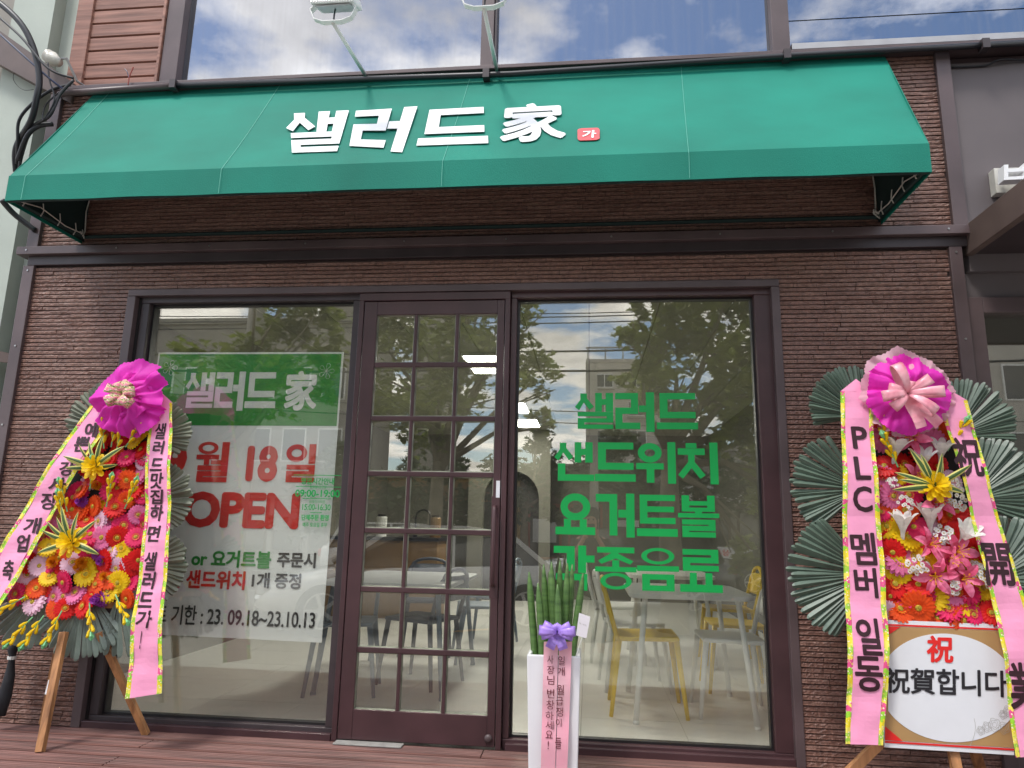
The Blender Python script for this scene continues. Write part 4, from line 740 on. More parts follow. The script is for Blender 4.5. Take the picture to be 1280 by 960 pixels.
def loops(root, c, Lr, Wd, m, angs, nm='bow_loop', tails=()):
    o = Vector(root['_o']); c = Vector(c) - o
    for a, s in angs:
        u = Vector((math.cos(R(a)), 0, math.sin(R(a)))); v = Vector((-u.z, 0, u.x)); rows = []
        for k in range(13):
            t_ = k / 12 * 2 * math.pi; r = Lr * s * (1 - math.cos(t_)) / 2; y = -.012 - .038 * s * math.sin(t_) * (1 if t_ < math.pi else .6) - .03 * r / Lr
            ww = Wd * (.28 + .72 * ((1 - math.cos(t_)) / 2) ** .6); p = c + u * r + Vector((0, y - .02, 0)); rows.append([p - v * ww, p - v * ww * .3, p + v * ww * .3, p + v * ww])
        g = MB().grid(rows); ob = bpy.data.objects.new(nm, g.mesh(nm, [m])); COL.objects.link(ob); ob.parent = root; ob['_o'] = root['_o']; ob.data.shade_smooth(); md = ob.modifiers.new('s', 'SOLIDIFY'); md.thickness = .001
    for a, L2 in tails:
        u = Vector((math.cos(R(a)), 0, math.sin(R(a)))); v = Vector((-u.z, 0, u.x)); rows = [[c + u * L2 * k / 6 + v * q * Wd + Vector((0, -.03 + .008 * math.sin(k), 0)) for q in (-1, 0, 1)] for k in range(7)]
        g = MB().grid(rows); ob = bpy.data.objects.new('bow_tail', g.mesh('bow_tail', [m])); COL.objects.link(ob); ob.parent = root; ob['_o'] = root['_o']; md = ob.modifiers.new('s', 'SOLIDIFY'); md.thickness = .001
FP = 1 / 222.0   # metres per photo pixel at the wreaths
# ---------------- left wreath
WLo = thing('flower_stand', 'flower stand at the left with crinkled magenta rosette and two pink ribbons', 'flower stand', (-2.6, -.3, 0), 'congratulation flower stands')
for c, a0, a1, Lp, m, nb in (((-2.757, -0.161, 1.651), 92, 188, 70, 'fanedge', 17), ((-2.81, -0.193, 1.352), 118, 205, 68, 'fanedge', 16), ((-2.883, -0.226, 0.938), 125, 215, 86, 'fanlow', 17),
    ((-2.53, -0.165, 1.606), -25, 75, 58, 'fanpale', 16), ((-2.47, -0.202, 1.254), -45, 60, 60, 'fanpale', 17), ((-2.445, -0.228, 0.906), -60, 42, 60, 'fanpale', 16),
    ((-2.953, -0.248, 0.796), 190, 268, 84, 'fanlow', 15), ((-2.722, -0.26, 0.774), 218, 318, 82, 'fanlow', 18), ((-2.529, -0.253, 0.75), 250, 335, 74, 'fanlow', 15)):
    fan(WLo, c, a0, a1, Lp * FP, m, nb)
MB().prism([(-2.782, -0.175, 1.829), (-2.458, -0.175, 1.829), (-2.374, -0.256, 0.931), (-2.438, -0.27, 0.783), (-2.883, -0.274, 0.728), (-3.06, -0.269, 0.794), (-3.015, -0.242, 1.088)], (0, .02, 0)).build('backing_pad', 'pad', WLo)
for a, b, w_ in (((-2.78, -0.31, 0.55), (-2.721, -0.441, 0.0), .038), ((-2.608, -0.27, 0.551), (-2.397, -0.07, 0.0), .034)): MB().bar(a, b, w_, .03).build('easel_leg', 'legwood', WLo, bev=.002)
MB().bar((-2.946, -0.12, 0.476), (-3.044, -0.03, 0.012), .03, .025).build('easel_leg', 'legwood', WLo, bev=.002)
MB().bar((-2.939, -0.25, 0.661), (-2.433, -0.247, 0.698), .03, .02).build('crossbar', 'legwood', WLo); MB().bar((-2.768, -0.362, 0.25), (-2.762, -0.356, 0.319), .043, .032).build('tape', 'board', WLo)
LF = [('yellow', (-2.533, -0.271, 0.991), 1), ('yellow', (-2.518, -0.287, 0.811), 1), ('yellow', (-2.716, -0.284, 0.847), 1.05), ('yellow', (-2.92, -0.285, 0.833), 0.9), ('yellow', (-3.053, -0.292, 0.758), 1), ('yellow', (-2.953, -0.271, 0.994), 0.9), ('orange', (-2.852, -0.3, 0.671), 1), ('red', (-2.686, -0.298, 0.687), 1.05), ('orange', (-2.643, -0.288, 0.799), 1), ('orange', (-2.985, -0.291, 0.769), 0.85), ('red', (-2.628, -0.277, 0.919), 1), ('red', (-2.464, -0.279, 0.902), 0.95), ('red', (-3.06, -0.279, 0.901), 0.85), ('red', (-2.609, -0.251, 1.21), 1), ('orange', (-2.75, -0.251, 1.212), 1), ('red', (-2.536, -0.242, 1.306), 1), ('orange', (-2.868, -0.253, 1.192), 0.9), ('hot', (-2.828, -0.288, 0.804), 1), ('hot', (-2.666, -0.243, 1.299), 0.95), ('hot', (-2.552, -0.26, 1.111), 0.95), ('hot', (-2.464, -0.265, 1.05), 0.85), ('hot', (-3.013, -0.266, 1.049), 0.9), ('hot', (-2.859, -0.243, 1.294), 0.9), ('pink', (-2.884, -0.294, 0.728), 0.95), ('pink', (-2.76, -0.292, 0.751), 1), ('pink', (-2.482, -0.255, 1.171), 0.8), ('pink', (-2.654, -0.266, 1.044), 1), ('light', (-2.813, -0.259, 1.118), 0.95), ('light', (-2.697, -0.258, 1.132), 0.95), ('light', (-2.803, -0.278, 0.909), 1), ('light', (-2.989, -0.28, 0.886), 0.9), ('light', (-2.544, -0.28, 0.885), 0.9), ('yellow', (-2.577, -0.212, 1.641), 1), ('red', (-2.528, -0.222, 1.535), 0.95), ('red', (-2.612, -0.233, 1.415), 1), ('hot', (-2.601, -0.226, 1.488), 0.9), ('light', (-2.509, -0.228, 1.462), 0.75), ('pink', (-2.521, -0.235, 1.389), 0.9), ('orange', (-2.844, -0.243, 1.301), 0.85), ('red', (-2.687, -0.238, 1.36), 0.8), ('red', (-2.828, -0.225, 1.5), 0.8), ('red', (-2.684, -0.211, 1.659), 0.8), ('red', (-2.682, -0.218, 1.575), 0.8), ('pink', (-2.937, -0.256, 1.155), 0.9), ('hot', (-2.847, -0.265, 1.057), 0.9), ('orange', (-2.886, -0.276, 0.931), 0.8), ('hot', (-2.66, -0.236, 1.374), 0.8), ('hot', (-2.732, -0.273, 0.965), 0.9), ('pink', (-2.807, -0.238, 1.358), 0.8), ('red', (-2.753, -0.215, 1.612), 0.7), ('red', (-2.832, -0.232, 1.426), 0.8), ('red', (-2.772, -0.22, 1.56), 0.8), ('hot', (-2.675, -0.215, 1.612), 0.8), ('yellow', (-2.571, -0.218, 1.58), 0.7), ('red', (-2.695, -0.227, 1.473), 0.8), ('hot', (-2.473, -0.245, 1.274), 0.7), ('red', (-2.78, -0.237, 1.368), 0.8), ('orange', (-2.576, -0.237, 1.361), 0.8), ('red', (-2.779, -0.258, 1.136), 0.8), ('red', (-2.561, -0.266, 1.046), 0.9), ('hot', (-2.943, -0.28, 0.892), 0.8), ('red', (-2.854, -0.281, 0.877), 0.8), ('red', (-2.425, -0.272, 0.972), 0.7), ('light', (-2.592, -0.273, 0.968), 0.7), ('m_purple', (-2.824, -0.249, 1.235), 0.8), ('m_purple', (-2.67, -0.274, 0.954), 0.8), ('m_purple', (-2.597, -0.295, 0.726), 1.1), ('m_amber', (-2.603, -0.285, 0.836), 0.8), ('m_amber', (-2.747, -0.279, 0.905), 0.9), ('m_amber', (-2.913, -0.279, 0.905), 1.1), ('m_amber', (-2.761, -0.281, 0.879), 0.7), ('m_hot', (-2.985, -0.273, 0.967), 0.8), ('m_purple', (-2.63, -0.277, 0.925), 0.9)]
for k_, p_, s_ in LF: flower(WLo, k_, p_, s_ * 1.1)
fill_ = [(-2.634, -0.203, 1.614), (-2.789, -0.204, 1.599), (-2.682, -0.214, 1.488), (-2.493, -0.214, 1.49), (-2.816, -0.226, 1.359), (-2.633, -0.23, 1.317), (-2.469, -0.225, 1.364), (-2.877, -0.235, 1.259), (-2.716, -0.235, 1.253), (-2.561, -0.236, 1.246), (-2.442, -0.247, 1.121), (-2.917, -0.248, 1.112), (-2.78, -0.245, 1.145), (-2.637, -0.245, 1.148), (-2.5, -0.253, 1.056), (-2.981, -0.253, 1.054), (-2.871, -0.258, 0.996), (-2.733, -0.253, 1.059), (-2.607, -0.258, 1.002), (-2.425, -0.264, 0.93), (-3.02, -0.264, 0.936), (-2.882, -0.265, 0.918), (-2.73, -0.27, 0.871), (-2.573, -0.273, 0.834), (-2.466, -0.275, 0.812), (-3.064, -0.273, 0.837), (-2.961, -0.279, 0.768), (-2.83, -0.282, 0.731), (-2.655, -0.281, 0.74), (-2.568, -0.279, 0.767), (-2.459, -0.282, 0.729), (-3.105, -0.282, 0.735), (-2.992, -0.285, 0.697), (-2.798, -0.288, 0.67), (-2.624, -0.267, 0.899), (-2.532, -0.232, 1.291), (-2.802, -0.215, 1.473), (-2.836, -0.242, 1.18)]
for i_, p_ in enumerate(fill_): flower(WLo, ('red', 'hot', 'pink', 'orange', 'red', 'yellow', 'light')[(i_ * 5) % 7], p_, .9 + .1 * (i_ % 3))
flower(WLo, 'bro', (-2.725, -0.252, 1.426), .82); flower(WLo, 'bro', (-2.775, -0.289, 1.016), .88)
flower(WLo, 'm_amber', (-2.753, -0.24, 1.332), .8)
for x in [((-2.68, -0.221, 1.543), 10), ((-2.722, -0.222, 1.533), -5), ((-2.645, -0.224, 1.515), 15), ((-2.865, -0.254, 1.179), -15), ((-2.879, -0.26, 1.113), -8), ((-2.757, -0.243, 1.305), 5), ((-2.641, -0.251, 1.209), 12), ((-2.53, -0.252, 1.202), 25), ((-2.593, -0.221, 1.543), 35), ((-2.778, -0.3, 0.663), 195), ((-2.937, -0.304, 0.626), 215), ((-2.874, -0.303, 0.636), 205), ((-2.631, -0.296, 0.709), 160), ((-2.493, -0.292, 0.754), 140), ((-3.008, -0.295, 0.726), 235), ((-3.09, -0.29, 0.774), 262)]: flower(WLo, 'bud', x[0], x[1])
ribbon(WLo, [[(-2.846, -0.27, 1.779), (-2.652, -0.269, 1.789)], [(-2.952, -0.289, 1.569), (-2.746, -0.287, 1.584)], [(-3.082, -0.315, 1.274), (-2.885, -0.313, 1.295)], [(-3.202, -0.341, 0.985), (-2.999, -0.341, 0.99)], [(-3.289, -0.36, 0.773), (-3.077, -0.361, 0.771)], [(-3.397, -0.383, 0.518), (-3.18, -0.384, 0.506)]], None,
    [('예', (-2.845, -0.287, 1.593), (-2.762, -0.279, 1.681)), ('쁜', (-2.885, -0.294, 1.51), (-2.793, -0.286, 1.598)), ('강', (-2.937, -0.306, 1.374), (-2.849, -0.299, 1.456)), ('사', (-2.988, -0.314, 1.284), (-2.882, -0.307, 1.366)), ('장', (-3.023, -0.323, 1.187), (-2.925, -0.315, 1.281)), ('개', (-3.091, -0.335, 1.056), (-2.994, -0.327, 1.144)), ('업', (-3.11, -0.344, 0.958), (-3.038, -0.335, 1.053)), ('축', (-3.157, -0.357, 0.81), (-3.094, -0.348, 0.916))], .028)
ribbon(WLo, [[(-2.48, -0.273, 1.798), (-2.346, -0.273, 1.798)], [(-2.437, -0.301, 1.491), (-2.291, -0.301, 1.493)], [(-2.4, -0.325, 1.22), (-2.253, -0.325, 1.222)], [(-2.366, -0.358, 0.853), (-2.211, -0.357, 0.865)], [(-2.348, -0.383, 0.575), (-2.179, -0.382, 0.589)], [(-2.325, -0.412, 0.258), (-2.138, -0.409, 0.291)]], (-2.413, -0.269, 1.85),
    [('샐', (-2.417, -0.292, 1.586), (-2.353, -0.284, 1.678)), ('러', (-2.406, -0.3, 1.501), (-2.344, -0.293, 1.578)), ('드', (-2.398, -0.308, 1.407), (-2.327, -0.302, 1.479)), ('맛', (-2.385, -0.317, 1.311), (-2.312, -0.309, 1.4)), ('집', (-2.378, -0.324, 1.229), (-2.305, -0.317, 1.308)), ('하', (-2.366, -0.332, 1.139), (-2.29, -0.325, 1.226)), ('면', (-2.359, -0.342, 1.03), (-2.288, -0.335, 1.116)), ('샐', (-2.349, -0.356, 0.882), (-2.281, -0.347, 0.978)), ('러', (-2.34, -0.364, 0.789), (-2.272, -0.356, 0.876)), ('드', (-2.336, -0.372, 0.697), (-2.258, -0.365, 0.775)), ('가', (-2.326, -0.381, 0.599), (-2.241, -0.373, 0.685)), ('!', (-2.289, -0.39, 0.496), (-2.284, -0.382, 0.585))], .028)
rosette(WLo, (-2.578, -0.306, 1.819), 49 * FP, 'magenta', 'rosette', 15, 0, 4, .06)
rosette(WLo, (-2.559, -0.326, 1.82), 30 * FP, 'magenta', 'rosette_centre', 9, 0, 9, .04)
loops(WLo, (-2.547, -0.372, 1.817), .078, .026, 'candy', [(12, 1.0), (58, 1.0), (112, .9), (158, 1.15), (214, 1.15), (262, .8), (318, 1.2)])
# ---------------- right wreath
WRo = thing('flower_stand', 'flower stand at the right with lilies, tulle bow and gold edged card', 'flower stand', (1.6, -.38, 0), 'congratulation flower stands')
FQ = 1 / 232.0
for c, a0, a1, Lp, m, nb in (((1.389, -0.231, 1.742), 72, 192, 64, 'fan', 24), ((1.353, -0.266, 1.366), 118, 222, 80, 'fan', 22), ((1.358, -0.293, 0.959), 128, 240, 91, 'fan', 24),
    ((1.82, -0.239, 1.641), -5, 92, 74, 'fan', 22), ((1.849, -0.269, 1.323), -25, 75, 84, 'fan', 22), ((1.899, -0.294, 0.948), -45, 80, 82, 'fan', 22)):
    fan(WRo, c, a0, a1, Lp * FQ, m, nb)
MB().prism([(1.418, -0.254, 1.822), (1.804, -0.254, 1.822), (1.895, -0.337, 0.789), (1.879, -0.345, 0.684), (1.351, -0.347, 0.665)], (0, .02, 0)).build('backing_pad', 'pad', WRo)
for a, b in (((1.304, -0.382, 0.229), (1.121, -0.4, 0.069)), ((1.609, -0.381, 0.244), (1.61, -0.42, 0.07)), ((1.731, -0.301, 0.238), (1.817, -0.2, 0.044))):
    a, b = Vector(a), Vector(b); d_ = (b - a); b = a + d_ * (a.z / -d_.z) if d_.z < 0 else b; MB().bar(a, b, .042, .03).build('easel_leg', 'legwood', WRo, bev=.002)
RFL = [('red', (1.467, -0.286, 1.681), 1.1), ('pink', (1.466, -0.291, 1.616), 1.1), ('pink', (1.541, -0.289, 1.641), 1), ('orange', (1.717, -0.287, 1.664), 1.1), ('pink', (1.691, -0.292, 1.604), 1.1), ('hot', (1.577, -0.287, 1.661), 0.9), ('red', (1.546, -0.301, 1.488), 1), ('red', (1.447, -0.302, 1.479), 1), ('red', (1.702, -0.301, 1.484), 1), ('pink', (1.432, -0.306, 1.428), 1), ('yellow', (1.498, -0.305, 1.436), 0.8), ('pink', (1.468, -0.313, 1.334), 1.1), ('hot', (1.547, -0.313, 1.341), 1), ('orange', (1.461, -0.321, 1.241), 1.15), ('orange', (1.522, -0.319, 1.266), 1.1), ('orange', (1.726, -0.32, 1.246), 1.05), ('yellow', (1.783, -0.323, 1.217), 1.1), ('yellow', (1.426, -0.325, 1.189), 1), ('light', (1.67, -0.325, 1.185), 0.9), ('hot', (1.554, -0.325, 1.186), 1), ('yellow', (1.519, -0.329, 1.137), 1), ('red', (1.718, -0.327, 1.16), 0.9), ('red', (1.438, -0.33, 1.131), 0.9), ('red', (1.805, -0.333, 1.087), 1.1), ('yellow', (1.778, -0.336, 1.046), 0.8), ('red', (1.435, -0.335, 1.067), 0.9), ('pink', (1.471, -0.337, 1.035), 1.15), ('yellow', (1.582, -0.338, 1.026), 1), ('yellow', (1.45, -0.341, 0.983), 1.1), ('red', (1.44, -0.346, 0.92), 1.1), ('red', (1.538, -0.346, 0.921), 1.1), ('pink', (1.679, -0.348, 0.895), 1.15), ('hot', (1.477, -0.35, 0.869), 1), ('yellow', (1.735, -0.352, 0.85), 1.1), ('yellow', (1.594, -0.351, 0.863), 1.05), ('yellow', (1.833, -0.347, 0.911), 0.9), ('orange', (1.448, -0.355, 0.809), 1.15), ('orange', (1.523, -0.355, 0.818), 1.1), ('hot', (1.658, -0.354, 0.819), 1), ('orange', (1.612, -0.358, 0.775), 1.15), ('orange', (1.721, -0.359, 0.768), 1.1), ('light', (1.809, -0.357, 0.792), 1), ('red', (1.842, -0.356, 0.805), 0.9), ('light', (1.396, -0.357, 0.789), 0.9), ('red', (1.753, -0.34, 0.994), 1), ('hot', (1.78, -0.343, 0.959), 0.8), ('red', (1.71, -0.349, 0.892), 0.8), ('red', (1.574, -0.331, 1.108), 0.9), ('red', (1.636, -0.296, 1.553), 0.9), ('hot', (1.555, -0.35, 0.869), 0.9), ('hot', (1.76, -0.349, 0.893), 0.9), ('light', (1.759, -0.307, 1.416), 0.9), ('red', (1.439, -0.31, 1.373), 0.9), ('red', (1.761, -0.319, 1.262), 0.8), ('yellow', (1.688, -0.341, 0.993), 0.8), ('hot', (1.408, -0.32, 1.256), 0.8), ('yellow', (1.538, -0.336, 1.051), 0.9), ('yellow', (1.79, -0.341, 0.984), 0.9), ('red', (1.641, -0.33, 1.124), 0.9), ('red', (1.408, -0.351, 0.865), 0.9), ('hot', (1.764, -0.356, 0.794), 0.8), ('clu', (1.516, -0.316, 1.3), 0.9), ('clu', (1.747, -0.315, 1.31), 1.2), ('clu', (1.744, -0.31, 1.381), 1.1), ('clu', (1.666, -0.328, 1.151), 1.2), ('clu', (1.533, -0.339, 1.012), 1.3), ('clu', (1.811, -0.343, 0.967), 1.3), ('clu', (1.665, -0.346, 0.923), 1.1), ('clu', (1.468, -0.308, 1.397), 0.7), ('clu', (1.793, -0.339, 1.006), 0.8), ('lily', (1.584, -0.29, 1.621), 1.25), ('lily', (1.534, -0.288, 1.653), 0.9), ('lily', (1.568, -0.306, 1.423), 1.1), ('lily', (1.643, -0.316, 1.298), 1.3), ('lily', (1.595, -0.332, 1.101), 1.2), ('lily', (1.71, -0.334, 1.072), 1.35), ('lily', (1.668, -0.338, 1.029), 1.3), ('lily', (1.607, -0.343, 0.969), 1.3), ('lily', (1.726, -0.343, 0.957), 1.2), ('wlily', (1.493, -0.298, 1.524), 1.25), ('wlily', (1.614, -0.302, 1.469), 1.2), ('wlily', (1.707, -0.298, 1.522), 1.1), ('wlily', (1.617, -0.325, 1.191), 1.35), ('wlily', (1.489, -0.327, 1.158), 1.2), ('wlily', (1.749, -0.33, 1.127), 1.2)]
for k_, p_, s_ in RFL: flower(WRo, k_, p_, s_ * 1.06)
flower(WRo, 'bro', (1.631, -0.34, 1.378), .85)
for x in [((1.495, -0.302, 1.472), -25), ((1.733, -0.296, 1.554), 30), ((1.453, -0.294, 1.571), -10)]: flower(WRo, 'bud', x[0], x[1])
ribbon(WRo, [[(1.252, -0.357, 1.848), (1.401, -0.357, 1.848)], [(1.225, -0.384, 1.516), (1.381, -0.384, 1.518)], [(1.188, -0.423, 1.027), (1.372, -0.422, 1.032)], [(1.169, -0.448, 0.708), (1.351, -0.448, 0.714)], [(1.15, -0.467, 0.47), (1.325, -0.467, 0.478)], [(1.121, -0.486, 0.241), (1.279, -0.486, 0.243)]], (1.336, -0.352, 1.914),
    [('P', (1.281, -0.38, 1.556), (1.355, -0.372, 1.668)), ('L', (1.275, -0.393, 1.404), (1.346, -0.384, 1.518)), ('C', (1.255, -0.405, 1.251), (1.344, -0.395, 1.374)), ('멤', (1.227, -0.424, 1.007), (1.339, -0.413, 1.156)), ('버', (1.227, -0.436, 0.86), (1.329, -0.425, 0.995)), ('일', (1.209, -0.456, 0.613), (1.312, -0.443, 0.772)), ('동', (1.186, -0.468, 0.459), (1.305, -0.456, 0.61))], .024)
ribbon(WRo, [[(1.702, -0.366, 1.802), (1.839, -0.366, 1.802)], [(1.739, -0.384, 1.579), (1.862, -0.384, 1.58)], [(1.765, -0.4, 1.372), (1.881, -0.401, 1.367)], [(1.8, -0.426, 1.05), (1.932, -0.425, 1.057)], [(1.821, -0.446, 0.799), (1.968, -0.445, 0.811)], [(1.82, -0.47, 0.503), (1.965, -0.469, 0.509)], [(1.816, -0.492, 0.224), (1.958, -0.491, 0.237)]], (1.765, -0.362, 1.855),
    [('祝', (1.733, -0.396, 1.425), (1.86, -0.381, 1.616)), ('開', (1.803, -0.436, 0.93), (1.928, -0.42, 1.121)), ('業', (1.829, -0.477, 0.41), (1.962, -0.461, 0.61))], .024)
rosette(WRo, (1.553, -0.373, 1.837), 51 * FQ, 'tulle', 'tulle_rosette', 21, 0, 21, .03, .1); rosette(WRo, (1.548, -0.399, 1.824), 45 * FQ, 'magenta', 'rosette', 25, 0, 14, .03, .07)
loops(WRo, (1.511, -0.45, 1.81), .125, .026, 'rib2', [(2, 1.25), (35, 1), (112, 1.2), (165, .75), (188, 1), (222, .85), (318, 1.15), (80, .5)], tails=[(288, .17), (312, .2)])
# card board
cb_ = [Vector(p) for p in [(1.308, -0.422, 0.22), (1.846, -0.423, 0.215), (1.889, -0.38, 0.755), (1.367, -0.379, 0.759)]]
MB().prism(cb_, (0, .012, 0)).build('card', 'board', WRo)
def lerp4(u, v_, dy=0): return (cb_[0].lerp(cb_[1], u)).lerp(cb_[3].lerp(cb_[2], u), v_) + Vector((0, dy, 0))
g = MB().prism([lerp4(0, .055, -.002), lerp4(1, .055, -.002), lerp4(1, .95, -.002), lerp4(0, .95, -.002)], (0, .0015, 0)); g.build('gold_panel', 'gold', WRo)
g = MB(); g.prism([lerp4(.51 + .56 * math.cos(a), .49 + .42 * math.sin(a), -.004) for a in [i * math.pi / 36 for i in range(72)] if abs(.56 * math.cos(a)) < .495], (0, .0015, 0)); g.build('oval_panel', 'board', WRo)
g = MB()
for tri in (((0, .055), (.14, .055), (0, .16)), ((0, .95), (.0, .86), (.13, .95))): g.prism([lerp4(*q, -.0045) for q in tri], (0, .0015, 0))
for v0 in (.035, .955): g.prism([lerp4(0, v0, -.003), lerp4(1, v0, -.003), lerp4(1, v0 + .014, -.003), lerp4(0, v0 + .014, -.003)], (0, .001, 0))
g.build('red_print', 'red', WRo, kind='stuff'); g = MB(); letters(g, '祝', [(1.525, -0.4, 0.582), (1.642, -0.4, 0.583), (1.658, -0.391, 0.7), (1.543, -0.391, 0.699)], .03); g.build('red_lettering', 'red', WRo)
g = MB(); letters(g, '祝賀합니다', [(1.33, -0.411, 0.446), (1.852, -0.411, 0.449), (1.866, -0.402, 0.562), (1.342, -0.403, 0.554)], .02); g.build('black_lettering', 'ink', WRo)
g = MB()
for cx_, cz_, r_ in ((.80, .2, .035), (.86, .22, .045), (.93, .2, .04), (.93, .3, .03), (.97, .33, .035), (.75, .17, .03)):
    for k in (1, .68, .38): g.tube([lerp4(cx_ + r_ * k * (1 + .13 * math.sin(a * 5 + k * 4)) * math.cos(a), cz_ + 1.1 * r_ * k * (1 + .13 * math.sin(a * 5 + k * 4)) * math.sin(a), -.0048) for a in [i * .35 for i in range(19)]], .0007, 3)
g.tube([lerp4(.66 + .05 * math.sin(i * .3), .05 + .03 * i, -.0048) for i in range(8)], .0007, 3); g.build('rose_drawing', 'line', WRo)

# ============================================================ PLANTER
P0 = (-.17, -.55, 0)
t = thing('potted_snake_plant', 'tall white square planter of upright green snake plant with lilac bow and pink ribbon', 'potted plant', P0)
zt_ = .555
def sq(cx, cy, hw, z): return [(cx - hw, cy - hw, z), (cx + hw, cy - hw, z), (cx + hw, cy + hw, z), (cx - hw, cy + hw, z)]
cy = -.45 + .122; cx = -.168
g = MB(); lv = [sq(cx, cy, .112, .0), sq(cx, cy, .127, zt_), sq(cx, cy, .108, zt_), sq(cx, cy, .104, zt_ - .06)]
vs = [p for q in lv for p in q]; fs = [(3, 2, 1, 0)] + [(a * 4 + i, a * 4 + (i + 1) % 4, (a + 1) * 4 + (i + 1) % 4, (a + 1) * 4 + i) for a in range(3) for i in range(4)]
g.add(vs, fs).build('pot', 'potw', t, bev=.006); MB().add(sq(cx, cy, .105, zt_ - .035), [(0, 1, 2, 3)]).build('soil', 'soil', t)
rs = random.Random(4)
for bx, tip, dy in ((667, (664, 723), .0), (677, (674, 735), -.05), (685, (679, 714), .05), (690, (688, 710), -.0), (696, (695, 735), -.07), (697, (697, 709), .07), (703, (704, 711), -.02), (707, (709, 713), .05), (713, (721, 722), -.04), (692, (686, 722), .03)):
    kx = (bx - 692) * .0042; hx_ = (tip[0] - 692) * .0042; zt2 = .55 + (815 - tip[1]) * .0041; g = MB(); pts = []; rr = []; ph = rs.random() * 6
    for i in range(15): q = i / 14; pts.append((cx + kx * .95 * (1 - q) + hx_ * q * 1.1 + .004 * math.sin(q * 3 + ph), cy + dy * .9, .5 + (zt2 - .5) * q)); rr.append(.019 * (1.02 - .15 * q) * (1 if q < .75 else max(.06, (1 - q) / .25) ** .55))
    g.tube(pts, rr, 10).build('snake_leaf', 'snake', t, smooth=True)
bc = (-0.149, -0.47, 0.672)
loops(t, bc, .085, .022, 'lilac', [(5, 1), (175, 1), (25, .8), (155, .85), (-12, .9), (192, .9), (60, .4), (120, .4)], tails=[(245, .085), (290, .085)])
g = MB(); g.tube([(bc[0] - .008, bc[1] - .03, bc[2] + .005), (bc[0] - .01, bc[1] - .03, bc[2] + .03)], [.008, .004], 8); 
for s_ in (-1, 1): g.tube([(bc[0] + s_ * .009 - .003, bc[1] - .03, bc[2] + .02), (bc[0] + s_ * .009 - .003, bc[1] - .035, bc[2] + .026), (bc[0] + s_ * .009 - .003, bc[1] - .03, bc[2] + .034)], [.004, .01, .003], 10)
g.build('silver_bead', 'steel', t, smooth=True)
def rw(z): return .004 * math.sin(z * 14)
for q, chars in (([(-0.214, -0.465, 0.618), (-0.146, -0.465, 0.621), (-0.156, -0.465, 0.053), (-0.222, -0.465, 0.05)], [('사', (-0.197, -0.466, 0.522), (-0.168, -0.466, 0.559)), ('장', (-0.197, -0.466, 0.476), (-0.163, -0.466, 0.513)), ('님', (-0.196, -0.466, 0.43), (-0.163, -0.466, 0.47)), ('번', (-0.196, -0.466, 0.37), (-0.163, -0.466, 0.41)), ('창', (-0.199, -0.466, 0.321), (-0.162, -0.466, 0.361)), ('하', (-0.202, -0.466, 0.276), (-0.165, -0.466, 0.313)), ('세', (-0.202, -0.466, 0.235), (-0.165, -0.466, 0.271)), ('요', (-0.201, -0.466, 0.197), (-0.168, -0.466, 0.23)), ('!', (-0.191, -0.466, 0.15), (-0.186, -0.466, 0.184))]),
                 ([(-0.142, -0.465, 0.621), (-0.081, -0.465, 0.623), (-0.101, -0.465, 0.056), (-0.152, -0.465, 0.053)], [('일', (-0.145, -0.466, 0.517), (-0.115, -0.466, 0.557)), ('개', (-0.148, -0.466, 0.471), (-0.115, -0.466, 0.508)), ('월', (-0.151, -0.466, 0.386), (-0.118, -0.466, 0.43)), ('급', (-0.154, -0.466, 0.341), (-0.121, -0.466, 0.377)), ('쟁', (-0.154, -0.466, 0.292), (-0.121, -0.466, 0.332)), ('이', (-0.154, -0.466, 0.248), (-0.128, -0.466, 0.283)), ('들', (-0.157, -0.466, 0.155), (-0.128, -0.466, 0.201))])):
    A_, B_, C_, D_ = [Vector(p) for p in q]; A_.y = B_.y = -.468; g = MB(); g.grid([[A_.lerp(B_, k / 3).lerp(D_.lerp(C_, k / 3), i / 24) + Vector((0, rw(i / 24) - .0, 0)) for k in range(4)] for i in range(25)]); rb_ = g.build('ribbon', 'pinkp', t, solid=.001)
    for ch, bl, tr__ in chars: v = MB(); letters(v, ch, rect((bl[0], -.4725, bl[2]), (tr__[0], -.4725, tr__[2])), .0, thick=.0003); v.build('lettering', 'redink', rb_)
q = [(-0.064, -0.4, 0.643), (-0.014, -0.4, 0.63), (0.005, -0.4, 0.73), (-0.049, -0.4, 0.747)]
cd = MB().prism(q, (0, .0015, 0)).build('message_card', 'card', t); MB().tube([(-0.033, -0.398, 0.637), (-0.071, -0.39, 0.528)], .002, 5).build('card_stick', 'whitemetal', t)
v = MB(); a, b = Vector(q[0]).lerp(Vector(q[3]), .52), Vector(q[1]).lerp(Vector(q[2]), .52); a, b = a.lerp(b, .18), a.lerp(b, .82); a.y -= .001; b.y -= .001; letters(v, '축 개업', [a, b, b + Vector((-.003, 0, .009)), a + Vector((-.003, 0, .009))], .0); v.build('card_lettering', 'line', cd)

